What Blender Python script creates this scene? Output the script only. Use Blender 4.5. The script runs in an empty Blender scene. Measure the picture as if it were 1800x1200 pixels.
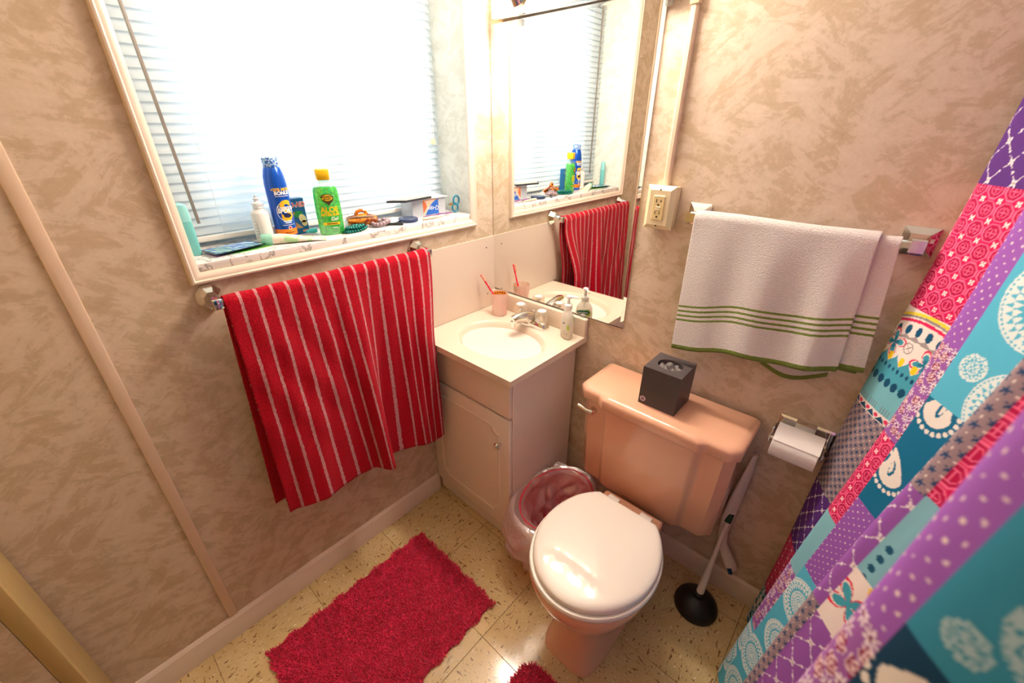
import bpy, bmesh, math, random
import numpy as np
from mathutils import Vector, Matrix

# ------------------------------------------------------------------ camera, sky, exposure
scene = bpy.context.scene
COL = scene.collection
PI = math.pi

def euler_cam():
    rx, roll, rz = 1.0959, 0.0026, 0.7331
    return Matrix.Rotation(rz, 4, 'Z') @ Matrix.Rotation(rx, 4, 'X') @ Matrix.Rotation(roll, 4, 'Z')

cam_data = bpy.data.cameras.new('camera')
cam = bpy.data.objects.new('camera', cam_data)
COL.objects.link(cam)
cam.matrix_world = Matrix.Translation((1.1949, -1.2141, 1.4864)) @ euler_cam()
cam_data.sensor_width = 36.0
cam_data.lens = 729.93 / 1800 * 36
cam_data.clip_start = 0.01
cam_data.dof.use_dof = True
cam_data.dof.focus_distance = 1.25
cam_data.dof.aperture_fstop = 3.5
scene.camera = cam

SKY = 2.5            # overcast daylight outside the window
BULB = 158.0          # warm globe bulbs over the mirror
EXPOSURE = 0.02
world = bpy.data.worlds.new('sky')
scene.world = world
world.use_nodes = True
bg = world.node_tree.nodes['Background']
bg.inputs[0].default_value = (0.80, 0.93, 1.0, 1)
bg.inputs[1].default_value = SKY
vs = scene.view_settings
vs.view_transform = 'Standard'
vs.look = 'None'
vs.exposure = EXPOSURE
vs.gamma = 1.0
vs.use_curve_mapping = False
random.seed(4)
rng = np.random.default_rng(7)

# ------------------------------------------------------------------ helpers
def lin(c):
    def f(v):
        v /= 255.0
        return v / 12.92 if v <= 0.04045 else ((v + 0.055) / 1.055) ** 2.4
    return tuple(f(v) for v in c)

def L4(c):
    return lin(c) + (1.0,)

class NT:
    """small node-tree builder"""
    def __init__(self, name):
        self.m = bpy.data.materials.new(name)
        self.m.use_nodes = True
        self.t = self.m.node_tree
        self.b = self.t.nodes['Principled BSDF']
        self.out = self.t.nodes['Material Output']
    def n(self, kind, **kw):
        nd = self.t.nodes.new(kind)
        for k, v in kw.items():
            if k.startswith('i_'):
                key = k[2:]
                key = int(key) if key.isdigit() else key.replace('_', ' ')
                nd.inputs[key].default_value = v
            else:
                setattr(nd, k, v)
        return nd
    def l(self, a, b):
        self.t.links.new(a, b)
    def math(self, op, a, b=None, clamp=False):
        nd = self.t.nodes.new('ShaderNodeMath')
        nd.operation = op
        nd.use_clamp = clamp
        for i, v in enumerate((a, b)):
            if v is None:
                continue
            if isinstance(v, (int, float)):
                nd.inputs[i].default_value = v
            else:
                self.l(v, nd.inputs[i])
        return nd.outputs[0]
    def mix(self, fac, a, b):
        nd = self.t.nodes.new('ShaderNodeMix')
        nd.data_type = 'RGBA'
        for sock, v in ((nd.inputs[0], fac), (nd.inputs[6], a), (nd.inputs[7], b)):
            if isinstance(v, (int, float)):
                sock.default_value = v
            elif isinstance(v, tuple):
                sock.default_value = v if len(v) == 4 else v + (1,)
            else:
                self.l(v, sock)
        return nd.outputs[2]
    def coords(self, which='Object'):
        return self.t.nodes.new('ShaderNodeTexCoord').outputs[which]
    def mapping(self, v, scale=(1, 1, 1), rot=(0, 0, 0), loc=(0, 0, 0)):
        nd = self.t.nodes.new('ShaderNodeMapping')
        nd.inputs['Scale'].default_value = scale
        nd.inputs['Rotation'].default_value = rot
        nd.inputs['Location'].default_value = loc
        self.l(v, nd.inputs['Vector'])
        return nd.outputs[0]
    def noise(self, v, scale, detail=3, rough=0.5, dist=0.0):
        nd = self.n('ShaderNodeTexNoise', i_Scale=scale, i_Detail=detail, i_Roughness=rough, i_Distortion=dist)
        self.l(v, nd.inputs['Vector'])
        return nd.outputs[0]
    def ramp(self, f, lo, hi):
        nd = self.n('ShaderNodeMapRange', clamp=True)
        nd.inputs['From Min'].default_value = lo
        nd.inputs['From Max'].default_value = hi
        self.l(f, nd.inputs['Value'])
        return nd.outputs[0]
    def bump(self, h, strength=0.3, dist=0.002):
        nd = self.n('ShaderNodeBump', i_Strength=strength, i_Distance=dist)
        self.l(h, nd.inputs['Height'])
        self.l(nd.outputs[0], self.b.inputs['Normal'])
    def base(self, c):
        if isinstance(c, tuple):
            self.b.inputs['Base Color'].default_value = c if len(c) == 4 else c + (1,)
        else:
            self.l(c, self.b.inputs['Base Color'])
    def set(self, **kw):
        names = dict(rough='Roughness', metal='Metallic', trans='Transmission Weight', ior='IOR', coat='Coat Weight',
                     sheen='Sheen Weight', alpha='Alpha', spec='Specular IOR Level', sss='Subsurface Weight')
        for k, v in kw.items():
            self.b.inputs[names[k]].default_value = v
        return self

def plain(name, rgb, rough=0.5, metal=0.0, vary=0.06, scale=40, bump=0.0, **kw):
    """procedural material: colour with slight noise variation"""
    t = NT(name)
    c = lin(rgb)
    f = t.noise(t.coords(), scale, 3)
    a = tuple(min(1, v * (1 + vary)) for v in c)
    b = tuple(v * (1 - vary) for v in c)
    t.base(t.mix(f, a, b))
    t.set(rough=rough, metal=metal, **kw)
    if bump:
        t.bump(t.noise(t.coords(), scale * 4, 3), bump, 0.001)
    return t.m

def seethrough(name, rgb, transl=0.5, clear=0.25, gloss=0.06, rough=0.15, crease=0.0, scale=60):
    """thin plastic: diffuse + translucent + transparent + glossy"""
    t = NT(name)
    t.t.nodes.remove(t.b)
    c = L4(rgb)
    d = t.n('ShaderNodeBsdfDiffuse', i_Color=c)
    tr = t.n('ShaderNodeBsdfTranslucent', i_Color=c)
    tp = t.n('ShaderNodeBsdfTransparent', i_Color=tuple(0.35 + 0.65 * v for v in c[:3]) + (1,))
    g = t.n('ShaderNodeBsdfGlossy', i_Color=(1, 1, 1, 1), i_Roughness=rough)
    m1 = t.n('ShaderNodeMixShader', i_0=transl)
    t.l(d.outputs[0], m1.inputs[1]); t.l(tr.outputs[0], m1.inputs[2])
    m2 = t.n('ShaderNodeMixShader', i_0=clear)
    t.l(m1.outputs[0], m2.inputs[1]); t.l(tp.outputs[0], m2.inputs[2])
    m3 = t.n('ShaderNodeMixShader', i_0=gloss)
    t.l(m2.outputs[0], m3.inputs[1]); t.l(g.outputs[0], m3.inputs[2])
    t.l(m3.outputs[0], t.out.inputs['Surface'])
    nz = t.noise(t.coords(), scale, 4, 0.6, 0.6)
    t.l(t.mix(nz, tuple(v * 0.86 for v in c[:3]), tuple(min(1, v * 1.1) for v in c[:3])), d.inputs['Color'])
    if crease:
        bp = t.n('ShaderNodeBump', i_Strength=crease, i_Distance=0.006)
        t.l(nz, bp.inputs['Height'])
        for s in (d, tr, g):
            t.l(bp.outputs[0], s.inputs['Normal'])
    return t.m

def tag(o, label, cat, group=None):
    o['label'] = label
    o['category'] = cat
    if group:
        o['group'] = group
    return o

def thing(name, label, cat, loc=(0, 0, 0), group=None):
    o = bpy.data.objects.new(name, None)
    o.empty_display_size = 0.05
    COL.objects.link(o)
    o.location = loc
    return tag(o, label, cat, group)

def struct_root(name, loc=(0, 0, 0)):
    o = bpy.data.objects.new(name, None)
    COL.objects.link(o)
    o.location = loc
    o['kind'] = 'structure'
    return o

def origin_of(o):
    v = Vector((0, 0, 0))
    while o is not None:
        v += Vector(o.location)
        o = o.parent
    return v

def obj(name, bm, mat, parent=None, smooth=35, origin=None, kind=None):
    """link a bmesh given in world coordinates as one mesh object"""
    me = bpy.data.meshes.new(name)
    off = origin_of(parent) if parent else Vector(origin or (0, 0, 0))
    if isinstance(bm, bmesh.types.BMesh):
        bmesh.ops.translate(bm, verts=bm.verts, vec=-off)
        bmesh.ops.recalc_face_normals(bm, faces=bm.faces)
        bm.to_mesh(me)
        bm.free()
    else:
        V, F = bm
        V = np.asarray(V, dtype=float) - np.array(off)
        me.from_pydata([tuple(v) for v in V], [], [tuple(f) for f in F])
    if smooth:
        me.polygons.foreach_set('use_smooth', [True] * len(me.polygons))
        if smooth < 180:
            me.set_sharp_from_angle(angle=math.radians(smooth))
    for m in (mat if isinstance(mat, (list, tuple)) else [mat]):
        me.materials.append(m)
    o = bpy.data.objects.new(name, me)
    COL.objects.link(o)
    if parent:
        o.parent = parent
    else:
        o.location = off
    if kind:
        o['kind'] = kind
    return o

def B():
    return bmesh.new()

def add(bm, other):
    me = bpy.data.meshes.new('t')
    other.to_mesh(me); other.free()
    bm.from_mesh(me)
    bpy.data.meshes.remove(me)

def box(x0, x1, y0, y1, z0, z1, bev=0.0, seg=2, bm=None, rot=None):
    b = bmesh.new()
    bmesh.ops.create_cube(b, size=1)
    for v in b.verts:
        v.co = Vector(((x0 + x1) / 2 + v.co.x * (x1 - x0), (y0 + y1) / 2 + v.co.y * (y1 - y0), (z0 + z1) / 2 + v.co.z * (z1 - z0)))
    if bev:
        bmesh.ops.bevel(b, geom=b.edges[:], offset=bev, segments=seg, affect='EDGES', profile=0.5)
    if rot is not None:
        c = Vector(((x0 + x1) / 2, (y0 + y1) / 2, z0))
        bmesh.ops.rotate(b, verts=b.verts, cent=c, matrix=rot)
    if bm is None:
        return b
    add(bm, b)
    return bm

def frame(axis):
    z = Vector(axis).normalized()
    x = z.orthogonal().normalized() if abs(z.z) < 0.999 else Vector((1, 0, 0))
    y = z.cross(x)
    return Matrix((x, y, z)).transposed()

def lathe(profile, loc=(0, 0, 0), axis=(0, 0, 1), seg=32, sx=1.0, sy=1.0, rz=0.0, bm=None):
    """profile: (radius, height) pairs from bottom to top; capped where the radius is > 0"""
    b = bmesh.new()
    R = frame(axis)
    rings = []
    for r, h in profile:
        if r < 1e-6:
            rings.append([b.verts.new(Vector(loc) + R @ Vector((0, 0, h)))])
        else:
            rg = []
            for k in range(seg):
                a = 2 * PI * k / seg
                p = Vector((r * math.cos(a) * sx, r * math.sin(a) * sy, h))
                if rz:
                    p.rotate(Matrix.Rotation(rz, 3, 'Z'))
                rg.append(b.verts.new(Vector(loc) + R @ p))
            rings.append(rg)
    for A, C in zip(rings, rings[1:]):
        for k in range(seg):
            k2 = (k + 1) % seg
            if len(A) == 1 and len(C) == 1:
                continue
            if len(A) == 1:
                b.faces.new((A[0], C[k2], C[k]))
            elif len(C) == 1:
                b.faces.new((A[k], A[k2], C[0]))
            else:
                b.faces.new((A[k], A[k2], C[k2], C[k]))
    for rg in (rings[0], rings[-1]):
        if len(rg) > 2:
            b.faces.new(rg)
    if bm is None:
        return b
    add(bm, b)
    return bm

def tube(pts, r, seg=10, bm=None, caps=True, flat=1.0):
    """swept tube; r a number or one per point"""
    b = bmesh.new()
    pts = [Vector(p) for p in pts]
    n = len(pts)
    rs = r if isinstance(r, (list, tuple)) else [r] * n
    prev = None
    rings = []
    for i, p in enumerate(pts):
        t = (pts[min(i + 1, n - 1)] - pts[max(i - 1, 0)]).normalized()
        if prev is None:
            x = t.orthogonal().normalized()
        else:
            x = (prev - t * prev.dot(t)).normalized()
        prev = x
        y = t.cross(x)
        rings.append([b.verts.new(p + (x * math.cos(2 * PI * k / seg) + y * math.sin(2 * PI * k / seg) * flat) * rs[i]) for k in range(seg)])
    for A, C in zip(rings, rings[1:]):
        for k in range(seg):
            b.faces.new((A[k], A[(k + 1) % seg], C[(k + 1) % seg], C[k]))
    if caps:
        b.faces.new(rings[0]); b.faces.new(rings[-1])
    if bm is None:
        return b
    add(bm, b)
    return bm

def loft(sections, cap0=True, cap1=True, bm=None):
    b = bmesh.new()
    rings = [[b.verts.new(p) for p in s] for s in sections]
    n = len(rings[0])
    for A, C in zip(rings, rings[1:]):
        for k in range(n):
            b.faces.new((A[k], A[(k + 1) % n], C[(k + 1) % n], C[k]))
    if cap0:
        b.faces.new(rings[0])
    if cap1:
        b.faces.new(rings[-1])
    if bm is None:
        return b
    add(bm, b)
    return bm

def sgrid(P):
    """quad sheet from an (m, n, 3) array"""
    m, n = P.shape[:2]
    idx = np.arange(m * n).reshape(m, n)
    F = np.stack([idx[:-1, :-1], idx[1:, :-1], idx[1:, 1:], idx[:-1, 1:]], -1).reshape(-1, 4)
    return P.reshape(-1, 3), F

def fast_mesh(name, V, F, mat, uv=None, color=None, parent=None, origin=(0, 0, 0), kind=None):
    off = origin_of(parent) if parent else Vector(origin)
    V = np.asarray(V, dtype=np.float32) - np.array(off, dtype=np.float32)
    F = np.asarray(F, dtype=np.int32)
    k = F.shape[1]
    me = bpy.data.meshes.new(name)
    me.vertices.add(len(V)); me.vertices.foreach_set('co', V.ravel())
    me.loops.add(F.size); me.loops.foreach_set('vertex_index', F.ravel())
    me.polygons.add(len(F))
    me.polygons.foreach_set('loop_start', np.arange(0, F.size, k, dtype=np.int32))
    me.polygons.foreach_set('loop_total', np.full(len(F), k, dtype=np.int32))
    me.polygons.foreach_set('use_smooth', np.ones(len(F), dtype=bool))
    me.update(calc_edges=True)
    if uv is not None:
        l = me.uv_layers.new(name='cloth')
        l.data.foreach_set('uv', np.asarray(uv, dtype=np.float32)[F.ravel()].ravel())
    if color is not None:
        a = me.color_attributes.new('print', 'FLOAT_COLOR', 'POINT')
        c = np.ones((len(V), 4), dtype=np.float32); c[:, :3] = color
        a.data.foreach_set('color', c.ravel())
    me.validate()
    me.materials.append(mat)
    o = bpy.data.objects.new(name, me)
    COL.objects.link(o)
    if parent:
        o.parent = parent
    else:
        o.location = off
    if kind:
        o['kind'] = kind
    return o

def text_geo(s, size, shear=0.0, bold=0.0, align='CENTER'):
    cu = bpy.data.curves.new('lettering', 'FONT')
    cu.body = s; cu.size = size; cu.shear = shear; cu.offset = bold
    cu.align_x = align; cu.align_y = 'CENTER'; cu.resolution_u = 3
    ob = bpy.data.objects.new('lettering', cu)
    COL.objects.link(ob)
    dg = bpy.context.evaluated_depsgraph_get()
    me = bpy.data.meshes.new_from_object(ob.evaluated_get(dg))
    V = np.array([v.co[:] for v in me.vertices]); F = [tuple(p.vertices) for p in me.polygons]
    bpy.data.objects.remove(ob); bpy.data.curves.remove(cu); bpy.data.meshes.remove(me)
    return V, F

def wrap_flat(name, V, F, wrap, mat, parent, step=0.0025):
    """cut a flat outline into narrow strips and lay it on a surface with wrap(x, y)"""
    b_ = bmesh.new()
    vs_ = [b_.verts.new((v[0], v[1], 0)) for v in V]
    for f in F:
        try:
            b_.faces.new([vs_[k] for k in f])
        except ValueError:
            pass
    bmesh.ops.triangulate(b_, faces=b_.faces[:])
    x0, x1 = min(v[0] for v in V), max(v[0] for v in V)
    x_ = x0 + step
    while x_ < x1:
        bmesh.ops.bisect_plane(b_, geom=b_.verts[:] + b_.edges[:] + b_.faces[:], plane_co=(x_, 0, 0), plane_no=(1, 0, 0))
        x_ += step
    for v in b_.verts:
        v.co = wrap(v.co.x, v.co.y)
    return obj(name, b_, mat, parent, smooth=0)

def put_text(name, s, size, mat, parent, wrap, shear=0.0, bold=0.0, turn=0.0):
    """lettering laid on a surface; wrap(x, y) -> world point"""
    V, F = text_geo(s, size, shear, bold)
    c, sn = math.cos(turn), math.sin(turn)
    return wrap_flat(name, [(c * v[0] - sn * v[1], sn * v[0] + c * v[1]) for v in V], F, wrap, mat, parent)

def on_plane(o, right, up):
    o, right, up = Vector(o), Vector(right).normalized(), Vector(up).normalized()
    return lambda x, y: o + right * x + up * y

def on_cyl(c, r, ang, z, ry=None):
    """wrapped round an upright (elliptic) cylinder; ang is the direction the print faces"""
    def f(x, y):
        a = ang + x / r
        return Vector((c[0] + r * math.cos(a), c[1] + r * math.sin(a), z + y))
    return f

def shape_patch(name, outline, wrap, mat, parent):
    """flat printed shape: a filled outline laid on a surface"""
    return wrap_flat(name, outline, [tuple(range(len(outline)))], wrap, mat, parent)

def ell(cx, cy, rx, ry, n=20, a0=0, a1=2 * PI, rot=0.0):
    out = []
    for k in range(n):
        a = a0 + (a1 - a0) * k / n
        x, y = rx * math.cos(a), ry * math.sin(a)
        out.append((cx + x * math.cos(rot) - y * math.sin(rot), cy + x * math.sin(rot) + y * math.cos(rot)))
    return out

def rect(x0, x1, y0, y1, n=6):
    o = [(x0 + (x1 - x0) * i / n, y0) for i in range(n + 1)]
    return o + [(x1 - (x1 - x0) * i / n, y1) for i in range(n + 1)]

# ------------------------------------------------------------------ materials of the room
def wall_mat(name, light, dark):
    t = NT(name)
    sep = t.n('ShaderNodeSeparateXYZ')
    t.l(t.coords(), sep.inputs[0])
    com = t.n('ShaderNodeCombineXYZ')
    t.l(t.math('ADD', sep.outputs[0], sep.outputs[1]), com.inputs[0])
    t.l(sep.outputs[2], com.inputs[1])
    v = com.outputs[0]
    def streak(ang, seed, dist=0.5):
        return t.noise(t.mapping(t.mapping(v, rot=(0, 0, ang)), scale=(9.0, 34, 1), loc=(seed, seed * 1.7, 0)), 1.0, 7, 0.70, dist)
    s1, s2, s3 = streak(0.62, 1.0), streak(-0.70, 4.0), streak(0.15, 8.0)
    k1 = t.ramp(t.noise(v, 4.5, 3, 0.6, 0.8), 0.46, 0.53)
    k2 = t.ramp(t.noise(t.mapping(v, loc=(5, 2, 0)), 5.0, 3, 0.6, 0.8), 0.50, 0.57)
    mixf = t.n('ShaderNodeMix')
    t.l(k1, mixf.inputs[0]); t.l(s1, mixf.inputs[2]); t.l(s2, mixf.inputs[3])
    mixg = t.n('ShaderNodeMix')
    t.l(k2, mixg.inputs[0]); t.l(mixf.outputs[0], mixg.inputs[2]); t.l(s3, mixg.inputs[3])
    st = mixg.outputs[0]
    fine = t.noise(v, 120, 4, 0.65)
    cloud = t.noise(v, 13.0, 7, 0.72, 0.5)
    h = t.math('ADD', t.math('MULTIPLY', st, 0.5), t.math('MULTIPLY', cloud, 0.5))
    f0 = t.ramp(h, 0.36, 0.64)
    f1 = t.ramp(h, 0.475, 0.505)
    f = t.math('ADD', t.math('MULTIPLY', f0, 0.68), t.math('MULTIPLY', f1, 0.30))
    f = t.math('ADD', t.math('MULTIPLY', f, 0.85), t.math('MULTIPLY', t.math('SUBTRACT', fine, 0.35), 0.45), clamp=True)
    base = t.mix(f, lin(dark), lin(light))
    # old water stain
    dv_ = t.n('ShaderNodeVectorMath', operation='DISTANCE'); t.l(t.mapping(v, scale=(1.0, 0.42, 1)), dv_.inputs[0]); dv_.inputs[1].default_value = (-1.085, 0.78 * 0.42, 0)
    stn = t.math('MULTIPLY', t.math('SUBTRACT', 1.0, t.ramp(dv_.outputs['Value'], 0.0, 0.075)), t.ramp(t.noise(v, 26, 4, 0.7), 0.42, 0.62))
    t.base(t.mix(t.math('MULTIPLY', stn, 0.55), base, lin((150, 92, 40))))
    t.set(rough=0.6)
    t.bump(st, 0.10, 0.002)
    return t.m

M_WALL = wall_mat('wallpaper', (230, 211, 191), (192, 167, 134))
M_TRIM = plain('painted_trim', (238, 218, 200), 0.35, vary=0.04, scale=12)
M_TRIM_TAN = plain('tan_trim_strip', (228, 200, 174), 0.4, vary=0.04, scale=12)
M_WHITE = plain('white_paint', (238, 232, 224), 0.35, vary=0.02)
M_CASING_DOOR = plain('cream_door_paint', (196, 168, 112), 0.45, vary=0.06, scale=8)
M_CEIL = plain('ceiling_paint', (246, 242, 234), 0.8, vary=0.03, scale=20)
M_CHROME = NT('chrome').set(rough=0.08, metal=1.0); M_CHROME.base(lin((225, 222, 216)))
M_CHROME.bump(M_CHROME.noise(M_CHROME.coords(), 30, 2), 0.03, 0.001); M_CHROME = M_CHROME.m
M_DARK = plain('dark_plastic', (28, 28, 32), 0.4)
M_BLACK_RUBBER = plain('black_rubber', (22, 18, 16), 0.45, vary=0.2)

def tile_mat():
    t = NT('flecked_vinyl_tile')
    v = t.coords()
    a = t.noise(t.mapping(v, scale=(34, 100, 1)), 1.0, 2, 0.5, 0.5)
    b = t.noise(t.mapping(v, scale=(75, 190, 1), loc=(3, 5, 0)), 1.0, 2, 0.5, 0.2)
    cl = t.noise(v, 9, 3, 0.6)
    oi = t.n('ShaderNodeObjectInfo')
    base = t.mix(t.ramp(cl, 0.3, 0.7), lin((208, 178, 124)), lin((224, 198, 150)))
    base = t.mix(t.math('MULTIPLY', oi.outputs['Random'], 0.5), base, lin((200, 170, 118)))
    f1 = t.ramp(a, 0.635, 0.665)
    f2 = t.ramp(b, 0.65, 0.68)
    pale = t.ramp(t.noise(t.mapping(v, scale=(45, 120, 1), loc=(9, 2, 0)), 1.0, 2), 0.66, 0.72)
    base = t.mix(pale, base, lin((240, 226, 196)))
    base = t.mix(t.math('MULTIPLY', f1, 0.8), base, lin((112, 74, 40)))
    base = t.mix(t.math('MULTIPLY', f2, 0.85), base, lin((78, 52, 34)))
    t.base(base)
    t.set(rough=0.2, coat=0.15)
    t.b.inputs['Coat Roughness'].default_value = 0.12
    r = t.ramp(t.noise(v, 30, 4, 0.6), 0.2, 0.9)
    t.l(t.math('ADD', t.math('MULTIPLY', r, 0.14), 0.07), t.b.inputs['Roughness'])
    t.bump(t.noise(v, 22, 3), 0.06, 0.004)
    return t.m
M_TILE = tile_mat()

def marble_mat():
    t = NT('veined_marble')
    v = t.coords()
    w = t.noise(v, 6.5, 6, 0.6, 1.4)
    vein = t.math('ABSOLUTE', t.math('SUBTRACT', w, 0.5))
    f = t.ramp(vein, 0.0, 0.022)
    t.base(t.mix(f, lin((158, 150, 144)), lin((238, 232, 228))))
    t.set(rough=0.2)
    return t.m
M_MARBLE = marble_mat()

# ------------------------------------------------------------------ room shell
XR, YN, ZT = 2.05, -1.53, 2.18
JY0, JY1, SZ = -1.02, -0.102, 1.178      # window opening in the left wall
fl = struct_root('floor')
obj('floor_base', box(-0.02, XR, YN - 0.1, 0.02, -0.06, -0.002), plain('tile_joint', (120, 92, 60), 0.8), fl)
T = 0.3048
tile_me = None
for i in range(7):
    for j in range(-1, 6):
        x = i * T
        yc = -0.7055 + T * (1.5 - j)          # joints pass through y = -0.7055
        if yc - T / 2 < YN - 0.02 - T / 2 or yc - T / 2 > 0.0:
            continue
        y0, y1 = yc - T / 2 + 0.0006, min(yc + T / 2 - 0.0006, 0.0)
        full = y1 - y0 > T - 0.004
        if full and tile_me is not None:
            o = bpy.data.objects.new('tile', tile_me)
            COL.objects.link(o); o.parent = fl
        else:
            b = box(-T / 2 + 0.0006, T / 2 - 0.0006, y0 - yc, y1 - yc, -0.003, 0.0, 0.0006, 1)
            o = obj('tile', b, M_TILE, None, 30)
            o.parent = fl
            if full:
                tile_me = o.data
        o.location = (x + T / 2, yc, 0)
        if full and (i + j) % 2:
            o.rotation_euler = (0, 0, PI / 2)

b = B()
box(-0.25, 0, YN - 0.1, JY0, 0, ZT, bm=b)
box(-0.25, 0, JY1, 0.1, 0, ZT, bm=b)
box(-0.25, 0, JY0, JY1, 0, SZ, bm=b)
box(-0.25, 0, JY0, JY1, 2.06, ZT, bm=b)
obj('wall_left', b, M_WALL, kind='structure')
obj('wall_back', box(0, XR + 0.1, 0, 0.1, 0, ZT), M_WALL, kind='structure')
obj('wall_right', box(XR, XR + 0.1, YN - 0.1, 0, 0, ZT), M_WHITE, kind='structure')
obj('ceiling', box(-0.25, XR + 0.1, YN - 0.1, 0.1, ZT, ZT + 0.08), M_CEIL, kind='structure')
b = B()
box(0.0, 0.147, YN - 0.1, YN, 0, ZT, bm=b)
box(0.90, XR, YN - 0.1, YN, 0, ZT, bm=b)
box(0.147, 0.90, YN - 0.1, YN, 2.03, ZT, bm=b)
obj('wall_near', b, M_WALL, kind='structure')

# door and its casing on the near wall
dr = struct_root('door_1', (0.53, YN - 0.05, 0))
obj('door_slab', box(0.149, 0.898, YN - 0.085, YN - 0.05, 0.012, 2.025, 0.002), M_CASING_DOOR, dr)
for z0, z1 in ((0.15, 0.95), (1.05, 1.90)):
    for a, c in ((0.29, 0.50), (0.57, 0.78)):
        obj('door_panel', box(a, c, YN - 0.05, YN - 0.036, z0, z1, 0.012, 2), M_CASING_DOOR, dr)
obj('door_knob', lathe([(0.026, 0), (0.026, 0.004), (0.01, 0.008), (0.01, 0.03), (0.026, 0.04), (0.028, 0.055), (0.018, 0.066), (0, 0.068)], (0.84, YN - 0.05, 0.95), (0, 1, 0), 20), M_CHROME, dr)
b = B()
for x0, x1 in ((0.004, 0.142), (0.898, 1.0)):
    box(x0, x1, YN, YN + 0.022, 0, 2.1, 0.003, bm=b)
    box(x0 + (x1 - x0) * 0.9, x1 + 0.006, YN, YN + 0.03, 0, 2.1, 0.004, bm=b)
box(0.004, 1.0, YN, YN + 0.022, 2.1, 2.17, 0.003, bm=b)
obj('trim_5', b, M_CASING_DOOR, kind='structure')

def bb_profile():
    return [(0, 0), (0.014, 0), (0.014, 0.066), (0.011, 0.072), (0.011, 0.077), (0.006, 0.084), (0.003, 0.0877), (0, 0.0877)]
pr = bb_profile()
obj('baseboard_left', loft([[(x, YN, z) for x, z in pr], [(x, -0.392, z) for x, z in pr]]), M_TRIM, kind='structure')
obj('baseboard_back', loft([[(0.448, -x, z) for x, z in pr], [(XR, -x, z) for x, z in pr]]), M_TRIM, kind='structure')
obj('trim_1', box(0, 0.006, -1.241, -1.2155, 0.0877, ZT, 0.0025, 2), M_TRIM_TAN, kind='structure')

# window casing: picture-frame moulding, mitred (left, bottom, right, top)
def casing(name, a, b2, inward):
    """moulding swept from a to b2 (y, z); inward = unit vector (y, z) to the opening; width 0.025"""
    prof = [(0, 0), (0, 0.010), (0.003, 0.015), (0.007, 0.016), (0.010, 0.013), (0.013, 0.013), (0.019, 0.011), (0.022, 0.009), (0.025, 0.007), (0.025, 0)]
    secs = []
    d = Vector((b2[0] - a[0], b2[1] - a[1])).normalized()
    for end, sg in ((a, 1), (b2, -1)):
        secs.append([Vector((h, end[0] + inward[0] * w + d.x * sg * w, end[1] + inward[1] * w + d.y * sg * w)) for w, h in prof])
    return obj(name, loft(secs), M_TRIM, kind='structure')
y0, y1, z0, z1 = -1.029, -0.100, 1.1526, 2.086
casing('trim_2', (y0, z1), (y0, z0), (1, 0))
casing('trim_3', (y0, z0), (y1, z0), (0, 1))
casing('trim_4', (y1, z0), (y1, z1), (-1, 0))
casing('trim_6', (y1, z1), (y0, z1), (0, -1))

# window: sill, frame, panes
ZS = 1.197
wn = struct_root('window_1', (-0.22, -0.56, SZ))
obj('window_sill', box(-0.212, -0.0005, JY0 + 0.001, JY1 - 0.001, SZ, ZS, 0.002), M_MARBLE, wn)
M_REVEAL = wall_mat('recess_lining', (234, 236, 228), (204, 206, 196))
for ya, yb in ((JY0, JY0 + 0.004), (JY1 - 0.004, JY1)):
    obj('jamb_lining', box(-0.212, -0.0005, ya, yb, ZS, 2.06), M_REVEAL, wn)
obj('head_lining', box(-0.212, -0.0005, JY0 + 0.004, JY1 - 0.004, 2.056, 2.06), M_REVEAL, wn)
M_VINYL = plain('window_vinyl', (214, 226, 232), 0.4, vary=0.02)
b = B()
X0, X1 = -0.247, -0.214
box(X0, X1, JY0, -0.90, SZ, 2.06, 0.003, bm=b); box(X0, X1, -0.15, JY1, SZ, 2.06, 0.003, bm=b)
box(X0, X1, -0.90, -0.15, SZ, 1.25, 0.003, bm=b); box(X0, X1, -0.90, -0.15, 2.0, 2.06, 0.003, bm=b)
obj('window_frame', b, M_VINYL, wn)
obj('mullion', box(X0, X1, -0.54, -0.49, 1.25, 2.0, 0.003), M_VINYL, wn)
mg = NT('window_glass'); mg.t.nodes.remove(mg.b)
g1 = mg.n('ShaderNodeBsdfTransparent', i_Color=(0.95, 0.98, 0.98, 1)); g2 = mg.n('ShaderNodeBsdfGlossy', i_Roughness=0.02)
mx = mg.n('ShaderNodeMixShader', i_0=0.06); mg.l(g1.outputs[0], mx.inputs[1]); mg.l(g2.outputs[0], mx.inputs[2]); mg.l(mx.outputs[0], mg.out.inputs['Surface'])
for a, c in ((-0.90, -0.54), (-0.49, -0.15)):
    obj('pane', box(-0.233, -0.229, a, c, 1.25, 2.0), mg.m, wn)

# white splash panel on the left wall beside the basin
sp = thing('splash_panel', 'glossy white splash panel screwed to wall beside the basin', 'panel', (0.002, -0.2, 0.87))
obj('sheet', box(0.0, 0.004, -0.45, -0.001, 0.801, 1.098, 0.001, 1), plain('white_laminate', (226, 208, 190), 0.18, vary=0.01), sp)
for y, z in ((-0.048, 1.057), (-0.40, 1.06), (-0.048, 0.86)):
    obj('screw', lathe([(0.0028, 0), (0.0028, 0.001), (0, 0.0016)], (0.004, y, z), (1, 0, 0), 10), plain('screw_head', (90, 74, 60), 0.4, 0.8), sp)

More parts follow.
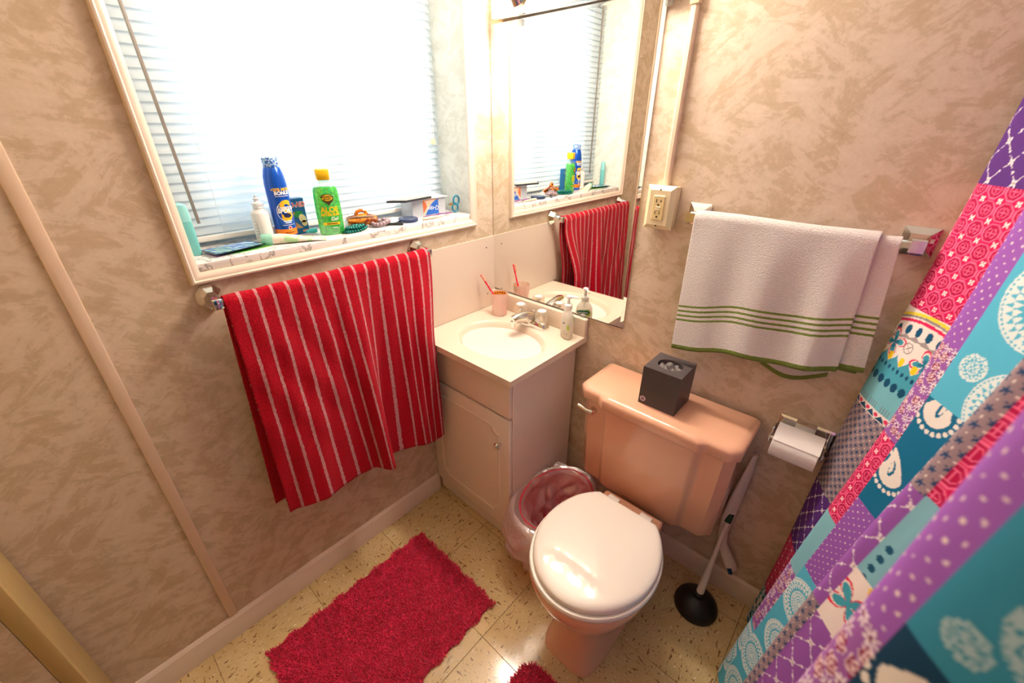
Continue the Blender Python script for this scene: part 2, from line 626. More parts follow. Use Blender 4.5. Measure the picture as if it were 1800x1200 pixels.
# ------------------------------------------------------------------ vanity light over the mirror
M_BULB = NT('lit_bulb')
M_BULB.b.inputs['Emission Color'].default_value = (1.0, 0.89, 0.775, 1)
M_BULB.b.inputs['Emission Strength'].default_value = BULB
M_BULB.base((1, 1, 1, 1)); M_BULB = M_BULB.m
vl = thing('vanity_light', 'chrome strip light with globe bulbs above the mirror', 'light', (0.35, 0, 1.79))
b = box(0.055, 0.665, -0.05, -0.0005, 1.79, 1.90, 0.002)
obj('housing', b, M_CHROME, vl)
for k in range(4):
    x = 0.16 + 0.14 * k
    ax_ = Vector((0, -0.62, 0.78)).normalized()
    p_ = Vector((x, -0.055, 1.826))
    so = obj('socket', lathe([(0.012, -0.016), (0.023, -0.012), (0.023, 0.030), (0.019, 0.033)], p_, ax_, 24), M_CHROME, vl)
    obj('bulb', lathe([(0.014, 0), (0.018, 0.008), (0.030, 0.020), (0.0385, 0.034), (0.041, 0.048), (0.0385, 0.064), (0.030, 0.077), (0.017, 0.085), (0, 0.088)], p_ + ax_ * 0.032, ax_, 24), M_BULB, vl)

# ------------------------------------------------------------------ mirror
mm = NT('silvered_glass').set(rough=0.005, metal=1.0)
vsp = mm.n('ShaderNodeTexVoronoi', i_Scale=70.0); mm.l(mm.coords(), vsp.inputs['Vector'])
spk = mm.math('LESS_THAN', vsp.outputs['Distance'], 0.055)
spk = mm.math('MULTIPLY', spk, mm.ramp(mm.noise(mm.coords(), 5, 2), 0.5, 0.56))
mm.base(mm.mix(spk, (0.90, 0.90, 0.86), (1, 1, 1)))
mm.l(mm.math('MULTIPLY', spk, 0.9), mm.b.inputs['Roughness'])
mm.l(mm.math('SUBTRACT', 1.0, spk), mm.b.inputs['Metallic'])
M_MIRROR = mm.m
mi = thing('mirror', 'tall frameless wall mirror above the basin', 'mirror', (0.31, 0, 0.877))
XB = 0.604
b = B()
box(0.004, XB, -0.004, -0.0005, 0.877, 1.788, bm=b)
obj('glass', b, M_MIRROR, mi, 0)
# bevelled edge acts as a thin prism: a strip leaning a few degrees
obj('bevel', loft([[(XB, -0.0005, z), (0.616, -0.0005, z), (0.616, -0.0050, z), (XB, -0.0041, z)] for z in (0.877, 1.788)]), M_MIRROR, mi, 0)
obj('silver_edge', box(0.004, 0.616, -0.0035, -0.001, 0.8745, 0.877), M_DARK, mi, 0)
M_CLEAR = seethrough('clear_plastic', (235, 232, 226), 0.2, 0.6, 0.12, 0.05)
for x, z in ((0.455, 0.872), (0.14, 1.778), (0.622, 1.762)):
    obj('clip', box(x - 0.009, x + 0.009, -0.011, -0.0005, z - 0.009, z + 0.009, 0.002), M_CLEAR, mi)

# ------------------------------------------------------------------ vanity cabinet, top, faucet
M_CAB = plain('cabinet_thermofoil', (244, 228, 214), 0.32, vary=0.015)
va = thing('vanity_cabinet', 'small white vanity cabinet with one raised-panel door', 'cabinet', (0.22, -0.19, 0))
b = B()
box(0.003, 0.444, -0.374, -0.016, 0.0, 0.776, 0.0015, 1, bm=b)
obj('body', b, M_CAB, va)
obj('drawer_front', box(0.006, 0.442, -0.390, -0.375, 0.616, 0.772, 0.003, 2), M_CAB, va)
def rp_door(x0, x1, y, z0, z1):
    """raised panel door facing -Y with an arched-corner groove"""
    bm_ = box(x0, x1, y, y + 0.016, z0, z1, 0.003, 2)
    return bm_
door = obj('door', rp_door(0.006, 0.442, -0.392, 0.080, 0.606), M_CAB, va)
def ring_panel(x0, x1, z0, z1, y, cut=0.028):
    def outline(ins, r, yy):
        xa, xb, za, zb = x0 + ins, x1 - ins, z0 + ins, z1 - ins
        pts = []
        for cx, cz, sx, sz in ((xa, za, 1, 1), (xb, za, -1, 1), (xb, zb, -1, -1), (xa, zb, 1, -1)):
            arc = []
            for k in range(7):
                a = PI / 2 * k / 6
                arc.append((cx + sx * r * math.cos(a), cz + sz * r * math.sin(a)))
            if (sx, sz) in ((1, 1), (-1, -1)):
                arc = arc[::-1]
            pts += arc
        return [(px, yy, pz) for px, pz in pts]
    return loft([outline(0, cut, y), outline(0.003, cut, y - 0.0035), outline(0.010, cut, y - 0.0035), outline(0.014, cut, y - 0.0005), outline(0.020, cut, y - 0.001), outline(0.036, cut, y - 0.005)], False, True)
obj('raised_panel', ring_panel(0.052, 0.396, 0.128, 0.558, -0.392), M_CAB, door)
obj('knob', lathe([(0.007, 0), (0.006, 0.008), (0.012, 0.014), (0.014, 0.020), (0.010, 0.026), (0, 0.027)], (0.400, -0.392, 0.492), (0, -1, 0), 20), M_CHROME, door)

M_TOP = plain('cultured_marble', (230, 212, 192), 0.16, vary=0.03, scale=6)
WC, DC = 0.479, 0.426
bx, by, brx, bry = 0.252, -0.228, 0.178, 0.135
def basin_depth(x, y):
    r = math.hypot((x - bx) / brx, (y - by) / bry)
    if r >= 1.04:
        return 0.0
    if r > 0.96:
        return 0.010 * (1 - math.cos((1.04 - r) / 0.08 * PI / 2))
    return 0.010 + 0.115 * (1 - (r / 0.96) ** 2.6)
nx, ny = 120, 110
P = np.zeros((nx, ny, 3))
for i in range(nx):
    for j in range(ny):
        x = 0.0015 + (WC - 0.0015) * i / (nx - 1); y = -DC + (DC - 0.0015) * j / (ny - 1)
        P[i, j] = (x, y, 0.80 - basin_depth(x, y))
V, F = sgrid(P)
b = B()
vv = [b.verts.new(v) for v in V]
for f in F:
    b.faces.new([vv[k] for k in f])
idx = np.arange(nx * ny).reshape(nx, ny)
border = list(idx[:, 0]) + list(idx[-1, 1:]) + list(idx[-2::-1, -1]) + list(idx[0, -2:0:-1])
low = [b.verts.new((V[k][0], V[k][1], 0.777)) for k in border]
for k in range(len(border)):
    k2 = (k + 1) % len(border)
    b.faces.new((vv[border[k]], vv[border[k2]], low[k2], low[k]))
vt = thing('vanity_counter', 'cream moulded countertop with oval basin and backsplash', 'countertop', (0.24, -0.21, 0.777))
obj('basin_top', b, M_TOP, vt, 40)
obj('backsplash', box(0.0015, WC, -0.021, -0.0015, 0.800, 0.871, 0.004, 3), M_TOP, vt)
obj('overflow_hole', lathe([(0.004, 0), (0.004, 0.001), (0, 0.001)], (0.330, -0.272, 0.7995 - basin_depth(0.330, -0.272)), (0, 0, 1), 12), M_DARK, vt)
obj('drain', lathe([(0.024, 0), (0.024, 0.002), (0.020, 0.003), (0, 0.0025)], (bx, by, 0.80 - 0.125), (0, 0, 1), 24), M_CHROME, vt)

fa = thing('faucet', 'chrome centerset faucet with clear fluted knob handles', 'faucet', (0.255, -0.058, 0.80))
fx, fy = 0.255, -0.060
sec = lambda z, k: [(fx + (0.082 * k) * math.copysign(abs(math.cos(a)) ** 0.5, math.cos(a)), fy + (0.027 * k) * math.copysign(abs(math.sin(a)) ** 0.6, math.sin(a)), z) for a in np.linspace(0, 2 * PI, 40, endpoint=False)]
obj('base_plate', loft([sec(0.7995, 1), sec(0.810, 1), sec(0.822, 0.92), sec(0.829, 0.78)]), M_CHROME, fa)
spts = [(fx, fy, 0.815), (fx - 0.002, fy - 0.012, 0.832), (fx - 0.006, fy - 0.045, 0.842), (fx - 0.010, fy - 0.080, 0.845), (fx - 0.012, fy - 0.098, 0.842)]
obj('spout', tube(spts, [0.030, 0.030, 0.024, 0.021, 0.0185], 18, flat=0.85), M_CHROME, fa)
obj('aerator', lathe([(0.0085, 0), (0.0085, 0.020), (0.010, 0.024)], (fx - 0.012, fy - 0.092, 0.816), (0, 0, 1), 16), M_CHROME, fa)
obj('lift_rod', lathe([(0.0025, 0), (0.0025, 0.026), (0.005, 0.028), (0.005, 0.036), (0.003, 0.038), (0, 0.038)], (fx + 0.004, fy + 0.012, 0.818), (0, 0, 1), 12), M_CHROME, fa)
M_KNOB = seethrough('clear_acrylic', (250, 240, 226), 0.35, 0.74, 0.14, 0.06, scale=300)
for s in (-1, 1):
    hx = fx + s * 0.053
    bmk = B()
    secs = []
    for z, r in ((0.822, 0.015), (0.829, 0.0225), (0.848, 0.0255), (0.866, 0.0235), (0.870, 0.021)):
        secs.append([(hx + r * (1 + 0.035 * math.cos(12 * a)) * math.cos(a), fy + r * (1 + 0.035 * math.cos(12 * a)) * math.sin(a), z) for a in np.linspace(0, 2 * PI, 72, endpoint=False)])
    h = obj('handle', loft(secs, bm=bmk), M_KNOB, fa)
    obj('cap', lathe([(0.0165, 0), (0.0165, 0.002), (0.012, 0.004), (0, 0.0045)], (hx, fy, 0.870), (0, 0, 1), 24), plain('white_cap', (248, 246, 242), 0.2), h)
    obj('stem', lathe([(0.017, 0), (0.013, 0.006), (0.008, 0.010), (0.008, 0.040)], (hx, fy, 0.816), (0, 0, 1), 16), M_CHROME, h)

# cup, toothbrush, soap
M_CUP = seethrough('pink_frosted_plastic', (255, 238, 230), 0.5, 0.45, 0.05, 0.2)
cx, cy = 0.098, -0.072
cu = thing('tumbler', 'frosted pink plastic tumbler with sunflower print in the basin corner', 'cup', (cx, cy, 0.80))
obj('cup_wall', lathe([(0.0, 0.0), (0.026, 0.0), (0.0285, 0.004), (0.0355, 0.096), (0.0345, 0.096), (0.0275, 0.006), (0, 0.005)], (cx, cy, 0.80), (0, 0, 1), 40), M_CUP, cu)
M_SUN = plain('sunflower_yellow', (236, 170, 20), 0.5, vary=0.1); M_RED = plain('print_red', (176, 40, 20), 0.5)
def cupwrap(ang, off=0.0004):
    def f(x, y):
        r = 0.0285 + (0.0355 - 0.0285) * (y / 0.096) - 0.0012 - off
        a = ang + x / r
        return Vector((cx + r * math.cos(a), cy + r * math.sin(a), 0.80 + y))
    return f
for k in range(5):
    a = math.radians(95 + k * 18)
    w_ = cupwrap(a)
    pet = []
    for q in range(40):
        th = 2 * PI * q / 40
        r = 0.0085 * (0.78 + 0.22 * math.cos(10 * th))
        pet.append((r * math.cos(th), 0.083 + r * math.sin(th)))
    fo = shape_patch('sunflower', pet, w_, M_SUN, cu)
    shape_patch('seed_head', ell(0, 0.083, 0.0036, 0.0036, 14), cupwrap(a, 0.0010), M_RED, fo)
tb = thing('toothbrush', 'red toothbrush leaning in the pink tumbler', 'toothbrush', (0.09, -0.07, 0.808))
tp0, tp1 = Vector((0.118, -0.056, 0.809)), Vector((0.024, -0.102, 0.957))
tpts = [tp0.lerp(tp1, k / 8) + Vector((0, 0, 0.002 * math.sin(k))) for k in range(9)]
obj('handle', tube(tpts, [0.004, 0.0048, 0.005, 0.0045, 0.004, 0.0036, 0.0030, 0.0042, 0.0040], 10), plain('red_plastic', (232, 34, 70), 0.25), tb)
dv = (tp1 - tp0).normalized()
bn = Vector((0.5, -0.2, 0.35)); bn = (bn - dv * bn.dot(dv)).normalized()
bmr = B()
for i in range(9):
    for j in (-1, 0, 1):
        p0 = tp1 - dv * (0.002 + i * 0.003) + dv.cross(bn) * j * 0.0026
        tube([p0, p0 + bn * 0.011], 0.0011, 5, bm=bmr)
obj('bristles', bmr, plain('pale_bristle', (255, 196, 170), 0.6), tb)

M_SOAPB = seethrough('clear_soap_plastic', (252, 248, 240), 0.4, 0.40, 0.08, 0.08)
sx_, sy_ = 0.424, -0.058
so = thing('soap_dispenser', 'clear plastic hand soap pump bottle at the counter edge', 'bottle', (sx_, sy_, 0.80))
body = lathe([(0.0, 0.0), (0.026, 0.0), (0.030, 0.004), (0.032, 0.03), (0.0325, 0.06), (0.030, 0.085), (0.022, 0.10), (0.0135, 0.108), (0.0125, 0.113)], (sx_, sy_, 0.8), (0, 0, 1), 36, 1.0, 0.66, rz=-0.6)
obj('bottle_body', body, M_SOAPB, so)
obj('soap', lathe([(0.0, 0.002), (0.0245, 0.002), (0.0285, 0.006), (0.0305, 0.03), (0.0305, 0.034), (0, 0.034)], (sx_, sy_, 0.8), (0, 0, 1), 36, 0.97, 0.62, rz=-0.6), seethrough('liquid_soap', (242, 232, 200), 0.5, 0.3, 0.05), so)
M_PUMP = plain('white_plastic', (246, 243, 236), 0.3, vary=0.01)
obj('dip_tube', tube([(sx_, sy_, 0.806), (sx_, sy_, 0.91)], 0.002, 8), M_PUMP, so)
pu = obj('pump', lathe([(0.0145, 0), (0.0145, 0.016), (0.012, 0.019), (0.0055, 0.021), (0.005, 0.040), (0.009, 0.044), (0.010, 0.049), (0.004, 0.052), (0, 0.052)], (sx_, sy_, 0.911), (0, 0, 1), 24), M_PUMP, so)
obj('nozzle', tube([(sx_, sy_, 0.957), (sx_ + 0.016, sy_ + 0.012, 0.9575), (sx_ + 0.028, sy_ + 0.021, 0.954)], [0.0075, 0.006, 0.0035], 10, flat=0.6), M_PUMP, pu)
def soapwrap(ang, scale=1.0):
    """wrap round the flattened bottle; ang measured in the bottle's own frame"""
    def f(x, y):
        r = 0.0325 * scale
        th = ang + x / 0.026
        p = Vector((r * math.cos(th), r * 0.66 * math.sin(th), 0)); p.rotate(Matrix.Rotation(-0.6, 3, 'Z'))
        return Vector((sx_ + p.x, sy_ + p.y, 0.80 + y))
    return f
M_GREEN_L = plain('label_green', (10, 110, 84), 0.4); M_LIME = plain('label_lime', (176, 208, 70), 0.4); M_INK = plain('label_ink', (60, 60, 78), 0.5); M_WPRINT = plain('white_print', (246, 246, 246), 0.5, vary=0.01)
f_back = soapwrap(PI / 2 + 0.0, 1.02)
shape_patch('lime_leaf', ell(-0.004, 0.066, 0.018, 0.017, 24), f_back, M_LIME, so)
lb = shape_patch('brand_label', ell(0.004, 0.071, 0.021, 0.010, 24), soapwrap(PI / 2, 1.04), M_GREEN_L, so)
put_text('lettering', 'softsoap', 0.0090, M_WPRINT, lb, lambda x, y: soapwrap(PI / 2, 1.055)(x + 0.004, y + 0.071), shear=0.2, bold=0.0002)
f_fr = soapwrap(-0.75, 1.03)
shape_patch('lime_drop', ell(0.009, 0.050, 0.005, 0.011, 20, rot=0.2), f_fr, M_LIME, so)
shape_patch('ink_block', rect(-0.013, -0.004, 0.062, 0.067), f_fr, M_INK, so)
for k in range(4):
    shape_patch('print_line', rect(-0.015, -0.001 - 0.001 * (k % 2), 0.020 + k * 0.0036, 0.0215 + k * 0.0036), f_fr, plain('faint_ink', (176, 168, 160), 0.5), so)
shape_patch('ink_mark', rect(0.004, 0.007, 0.022, 0.026), f_fr, M_INK, so)

# ------------------------------------------------------------------ outlet box and cable raceway
M_ALMOND = plain('almond_plastic', (236, 218, 178), 0.3, vary=0.02)
ou = thing('outlet_box', 'almond surface-mounted duplex outlet box right of the mirror', 'outlet', (0.692, 0, 1.23))
OX0, OX1, OZ0, OZ1, OY = 0.652, 0.734, 1.230, 1.347, -0.048
obj('back_box', box(OX0 + 0.006, OX1 - 0.003, -0.036, -0.0005, OZ0 + 0.004, OZ1 - 0.003, 0.003), M_ALMOND, ou)
def rr(x0, x1, z0, z1, y):
    return [(x0, y, z0), (x1, y, z0), (x1, y, z1), (x0, y, z1)]
pl = obj('cover_plate', loft([rr(OX0, OX1, OZ0, OZ1, -0.034), rr(OX0, OX1, OZ0, OZ1, -0.038), rr(OX0 + 0.012, OX1 - 0.012, OZ0 + 0.012, OZ1 - 0.012, OY)]), M_ALMOND, ou, 20)
gf = obj('receptacle', box(0.6765, 0.7095, OY - 0.003, OY + 0.002, 1.2555, 1.3215, 0.0015, 1), plain('ivory_device', (230, 206, 150), 0.35, vary=0.02), ou)
for cz in (1.3045, 1.2725):
    for dx, hh in ((-0.0063, 0.0045), (0.0063, 0.0036)):
        obj('slot', box(0.693 + dx - 0.0011, 0.693 + dx + 0.0011, OY - 0.0034, OY - 0.001, cz + 0.003 - hh, cz + 0.003 + hh), M_DARK, gf, 0)
    obj('ground_hole', lathe([(0.0027, 0), (0.0027, 0.003)], (0.693, OY - 0.001, cz - 0.0075), (0, -1, 0), 12), M_DARK, gf)
for dz in (0.0022, -0.0030):
    obj('test_button', box(0.686, 0.700, OY - 0.0042, OY - 0.001, 1.2885 + dz - 0.0018, 1.2885 + dz + 0.0018, 0.0005, 1), M_ALMOND, gf)
for z in (1.337, 1.240):
    obj('screw', lathe([(0.0026, 0), (0.0026, 0.0008), (0, 0.0012)], (0.693, OY, z), (0, -1, 0), 10), plain('screw_steel', (130, 116, 92), 0.35, 0.8), pl)
rc = thing('cable_raceway', 'narrow almond cable raceway rising from the outlet box', 'raceway', (0.690, 0, 1.347))
prc = [(0, 0), (0, 0.012), (0.004, 0.016), (0.013, 0.016), (0.017, 0.012), (0.017, 0)]
obj('channel', loft([[(0.681 + x, -0.0005 - y, z) for x, y in prc] for z in (1.345, 1.752)]), plain('raceway_tan', (232, 208, 180), 0.4, vary=0.02), rc)
obj('coupling', box(0.678, 0.701, -0.020, -0.0005, 1.746, 1.775, 0.003), M_ALMOND, rc)
obj('upper_channel', loft([[(0.681 + x, -0.0005 - y, z) for x, y in prc] for z in (1.77, ZT)]), plain('raceway_tan_b', (232, 208, 180), 0.4, vary=0.02), rc)

# ------------------------------------------------------------------ towel bars
def bar_posts_oct(y, root):
    """octagonal chrome post on the left wall"""
    secs = []
    for h, r in ((0.0005, 0.030), (0.010, 0.030), (0.016, 0.026), (0.030, 0.017), (0.052, 0.013), (0.058, 0.013)):
        secs.append([(h, y + r * 1.0 * math.cos(a), 1.117 + r * 1.12 * math.sin(a)) for a in np.linspace(PI / 8, 2 * PI + PI / 8, 8, endpoint=False)])
    p = obj('post', loft(secs), M_CHROME, root, 20)
    obj('bar_socket', box(0.054, 0.080, y - 0.011, y + 0.011, 1.103, 1.128, 0.003, 2), M_CHROME, p, 25)
    obj('set_screw', lathe([(0.003, 0), (0.003, 0.001), (0, 0.002)], (0.019, y, 1.140), (0.6, 0, 0.8), 10), M_CHROME, p)
tb1 = thing('towel_bar', 'chrome towel bar with octagonal posts below the window', 'towel bar', (0.0, -0.695, 1.117), 'wall towel bars')
bar_posts_oct(-1.002, tb1); bar_posts_oct(-0.386, tb1)
obj('rail', box(0.060, 0.073, -0.992, -0.396, 1.109, 1.122, 0.001, 1), M_CHROME, tb1, 25)

tb2 = thing('towel_bar', 'chrome towel bar with square pyramid plates above the toilet', 'towel bar', (1.02, 0, 1.278), 'wall towel bars')
def sq(x, z, h, yy):
    return [(x - h, yy, z - h), (x + h, yy, z - h), (x + h, yy, z + h), (x - h, yy, z + h)]
for x in (0.793, 1.244):
    p = obj('plate', loft([sq(x, 1.278, 0.029, -0.0005), sq(x, 1.278, 0.029, -0.004), sq(x, 1.278, 0.016, -0.012), sq(x, 1.278, 0.0095, -0.022), sq(x, 1.278, 0.0095, -0.045), sq(x, 1.278, 0.012, -0.050), sq(x, 1.278, 0.012, -0.070)]), M_CHROME, tb2, 12)
obj('rail', box(0.800, 1.240, -0.067, -0.053, 1.272, 1.286, 0.001, 1), M_CHROME, tb2, 25)

# ------------------------------------------------------------------ towels
def terry(name, base_fn, bump=0.7):
    t = NT(name)
    uv = t.coords('UV')
    c = base_fn(t, uv)
    lp = t.noise(t.coords(), 300, 3, 0.7)
    sh = t.ramp(lp, 0.25, 0.7)
    t.base(t.mix(t.math('MULTIPLY', sh, 0.75), c, t.mix(0.75, c, (0.02, 0.0, 0.0, 1)) if name.startswith('red') else t.mix(0.12, c, lin((150, 130, 115)))))
    t.set(rough=0.95, sheen=0.06, spec=0.15)
    t.bump(lp, bump, 0.009)
    return t.m

def red_base(t, uv):
    s = t.n('ShaderNodeSeparateXYZ'); t.l(uv, s.inputs[0])
    wob = t.math('MULTIPLY', t.math('SUBTRACT', t.noise(uv, 90, 3), 0.5), 0.0050)
    ph = t.math('FRACT', t.math('DIVIDE', t.math('ADD', t.math('ADD', s.outputs[0], 10.0), wob), 0.0372))
    st = t.math('LESS_THAN', ph, 0.195)
    return t.mix(st, lin((222, 0, 40)), lin((250, 176, 180)))
M_RED_TERRY = terry('red_terry', red_base)

def white_base(t, uv):
    s = t.n('ShaderNodeSeparateXYZ'); t.l(uv, s.inputs[0])
    wob = t.math('MULTIPLY', t.math('SUBTRACT', t.noise(uv, 140, 2), 0.5), 0.0022)
    v = t.math('ADD', s.outputs[1], wob)          # distance up from the hem
    g = None
    for c, w in ((0.1310, 0.0028), (0.1175, 0.0028), (0.1040, 0.0028), (0.0910, 0.0028), (0.0065, 0.0065)):
        k = t.math('LESS_THAN', t.math('ABSOLUTE', t.math('SUBTRACT', v, c)), w)
        g = k if g is None else t.math('MAXIMUM', g, k)
    return t.mix(g, lin((255, 246, 240)), lin((132, 152, 62)))
M_WHITE_TERRY = terry('white_terry', white_base, 0.9)

def drape(n_s, bar_fn, front, back, tpts=120, thick=0.011):
    """sheet hung over a bar. bar_fn(s)->(along, out0, height); front(s, d, D) and back(...) give (along shift, out, drop) offsets.
    returns points [n_s, tpts, 3] in (along, out, z), plus uv (along metres, metres above the front hem)"""
    P = np.zeros((n_s, tpts, 3)); UV = np.zeros((n_s, tpts, 2))
    for i in range(n_s):
        s = i / (n_s - 1)
        a, o, h = bar_fn(s)
        Df, Db = front(s)[0], back(s)[0]
        arc = PI * thick
        tot = Db + arc + Df
        for k in range(tpts):
            q = tot * k / (tpts - 1)
            if q < Db:
                d = Db - q
                da, do = back(s)[1](d / Db, d)
                P[i, k] = (a + da, o - thick + do, h - d)
            elif q < Db + arc:
                th = (q - Db) / thick
                P[i, k] = (a, o - thick * math.cos(th), h + thick * math.sin(th))
            else:
                d = q - Db - arc
                da, do = front(s)[1](d / Df, d)
                P[i, k] = (a + da, o + thick + do, h - d)
            UV[i, k] = (a, tot - q if q > Db else q)
    return P, UV

def sm(x, a, b):
    x = min(1, max(0, (x - a) / (b - a)))
    return x * x * (3 - 2 * x)

# red striped towel (left wall): along = y, out = x
def bump1(s, c, w):
    return math.exp(-((s - c) / w) ** 2)
def red_front(s):
    D = 0.675 + 0.035 * s
    def f(t, d):
        o = 0.004 + 0.012 * t
        o += t * (0.070 * bump1(s, 0.50, 0.085) + 0.030 * bump1(s, 0.15, 0.11) - 0.016 * bump1(s, 0.63, 0.05) + 0.032 * bump1(s, 0.80, 0.09) + 0.012 * bump1(s, 0.33, 0.06))
        o += 0.010 * math.sin(PI * min(1, t * 1.3)) * bump1(s, 0.92, 0.04) * 1.5
        o += 0.003 * math.sin(26 * s + 3 * t) * t
        o += 0.0030 * math.sin(38 * s - 21 * t) * math.exp(-((s - 0.2) / 0.25) ** 2) * math.sin(PI * min(1, 1.2 * t)) + 0.0016 * math.sin(70 * s + 9 * t) * min(1, 3 * t)
        # cloth drawn towards the fold crests
        a = 0.045 * t * (bump1(s, 0.36, 0.12) - bump1(s, 0.62, 0.06)) * 0.9
        a += -0.016 * t * (1 - s) ** 4
        k = sm(d, 0.03, 0.30) * sm(s, 0.70, 1.0)      # pushed clear of the vanity front
        return a - 0.046 * k, o + 0.040 * k
    return D, f
def red_back(s):
    D = 0.665 - 0.06 * s
    def f(t, d):
        return -0.034 * t * (1 - s) ** 3 - 0.050 * sm(d, 0.03, 0.29) * sm(s, 0.70, 1.0), -0.012 * t + 0.004 * math.sin(9 * s) * t
    return D, f
P, UV = drape(150, lambda s: (-0.990 + 0.602 * s, 0.0665, 1.118 + 0.001 * math.sin(40 * s)), red_front, red_back, 170, 0.0115)
W = np.stack([P[..., 1], P[..., 0], P[..., 2]], -1)
V, F = sgrid(W)
rt = thing('striped_towel', 'red terry towel with thin pale stripes hung below the window', 'towel', (0.066, -0.69, 1.12))
fast_mesh('cloth', V, F, M_RED_TERRY, UV.reshape(-1, 2), parent=rt)
md = rt.children[0].modifiers.new('thickness', 'SOLIDIFY'); md.thickness = 0.004; md.offset = 0
obj('care_tag', box(0.072, 0.074, -0.965, -0.935, 0.425, 0.455, rot=Matrix.Rotation(0.15, 3, 'X')), plain('tag_white', (228, 216, 210), 0.7), rt)

# white towel (back wall): along = x, out = -y; folded lengthwise, so two leaves show
def wt_leaf(x0, x1, front, back, th, out):
    P, UV = drape(110, lambda s: (x0 + (x1 - x0) * s, out, 1.280 + 0.0015 * math.sin(7 * s)), front, back, 120, th)
    W = np.stack([P[..., 0], -P[..., 1], P[..., 2]], -1)
    return W, UV
def wf(s):
    D = 0.372 - 0.012 * bump1(s, 0.42, 0.2) - 0.060 * s - 0.010 * s * s
    def f(t, d):
        o = t * (0.006 + 0.020 * bump1(s, 0.18, 0.13) + 0.024 * bump1(s, 0.52, 0.13) + 0.018 * bump1(s, 0.86, 0.09)) + 0.004 * math.sin(16 * s + 2 * t) * t
        return 0.012 * t * (1 - s) + 0.018 * t * s, o
    return D, f
def wb(s):
    D = 0.355 - 0.03 * s + 0.050 * bump1(s, 0.80, 0.22)
    return D, (lambda t, d: (0.004 * t, -0.014 * t + 0.003 * math.sin(11 * s) * t))
def wf2(s):
    D = 0.300 - 0.01 * s
    return D, (lambda t, d: (0.030 * t, 0.004 * t))
wt = thing('green_banded_towel', 'white terry towel with green bands hung above the toilet', 'towel', (1.0, -0.06, 1.28))
W1, U1 = wt_leaf(0.806, 1.184, wf, wb, 0.016, 0.060)
W2, U2 = wt_leaf(1.06, 1.218, wf2, lambda s: (0.31, lambda t, d: (0.02 * t, -0.004 * t)), 0.0105, 0.060)
V1, F1 = sgrid(W1); V2, F2 = sgrid(W2)
fast_mesh('front_leaf', V1, F1, M_WHITE_TERRY, U1.reshape(-1, 2), parent=wt)
fast_mesh('rear_leaf', V2, F2, M_WHITE_TERRY, U2.reshape(-1, 2), parent=wt)
for c in wt.children:
    md = c.modifiers.new('thickness', 'SOLIDIFY'); md.thickness = 0.0035; md.offset = 0
obj('care_tag', box(1.158, 1.192, -0.062, -0.0605, 0.965, 0.998, rot=Matrix.Rotation(0.12, 3, 'Y')), plain('tag_white_b', (240, 222, 210), 0.7), wt)

# ------------------------------------------------------------------ toilet
def porcelain(name, rgb, rough=0.10):
    t = NT(name); t.set(rough=rough)
    f = t.noise(t.coords(), 5, 2)
    t.base(t.mix(f, lin(rgb), tuple(v * 0.94 for v in lin(rgb))))
    return t.m
M_PEACH = porcelain('peach_porcelain', (238, 182, 150))
M_SEAT = porcelain('white_enamel', (246, 236, 224), 0.05)
tl = thing('toilet', 'peach porcelain toilet with closed white lid', 'toilet', (0.845, -0.35, 0))
def tank_outline(ins, z, front=-0.205, step=0.016):
    x0, x1 = 0.588 + ins, 1.088 - ins
    yb, yf = -0.016 - ins * 0.2, front + ins
    ch = 0.026
    pts = [(x0, yb), (x0, yf + ch), (x0 + ch, yf)]
    xs0, xs1 = x0 + 0.078, x1 - 0.078
    for k in range(6):
        u = k / 5
        pts.append((xs0 + 0.026 * u, yf - step * sm(u, 0, 1)))
    for k in range(6):
        u = k / 5
        pts.append((xs1 - 0.026 * (1 - u), yf - step * sm(1 - u, 0, 1)))
    pts += [(x1 - ch, yf), (x1, yf + ch), (x1, yb)]
    return [(x, y, z) for x, y in pts]
obj('tank', loft([tank_outline(0.042, 0.350, -0.200), tank_outline(0.026, 0.355, -0.203), tank_outline(0.018, 0.372, -0.204), tank_outline(0.013, 0.55, -0.206), tank_outline(0.010, 0.697, -0.207)]), M_PEACH, tl, 40)
lid_secs = [tank_outline(0.006, 0.694, -0.215), tank_outline(0.0, 0.700, -0.215), tank_outline(0.0, 0.726, -0.215), tank_outline(0.004, 0.734, -0.215), tank_outline(0.016, 0.7395, -0.215), tank_outline(0.024, 0.741, -0.215)]
obj('tank_lid', loft(lid_secs), M_PEACH, tl, 50)
lv = obj('flush_lever', lathe([(0.013, 0), (0.013, 0.004), (0.009, 0.010), (0.009, 0.016), (0, 0.018)], (0.646, -0.196, 0.655), (0, -1, 0), 20), M_CHROME, tl)
obj('lever_arm', tube([(0.646, -0.212, 0.655), (0.628, -0.218, 0.657), (0.612, -0.221, 0.663), (0.598, -0.222, 0.666)], [0.0065, 0.007, 0.008, 0.0065], 12, flat=0.7), M_CHROME, lv)
def seat_sec(z, k, cy=-0.462, w=0.180, lf=0.208, lb=0.180, n=72, cx=0.845, p=2.0):
    out = []
    for a in np.linspace(0, 2 * PI, n, endpoint=False):
        c, s = math.cos(a), math.sin(a)
        e = 2.0                            # round, cut straight at the hinge
        r = (abs(c) ** e + abs(s) ** e) ** (-1 / e)
        out.append((cx + w * k * r * c, cy + min(lb, (lb * 1.22 if s > 0 else lf) * r * s) * k, z))
    return out
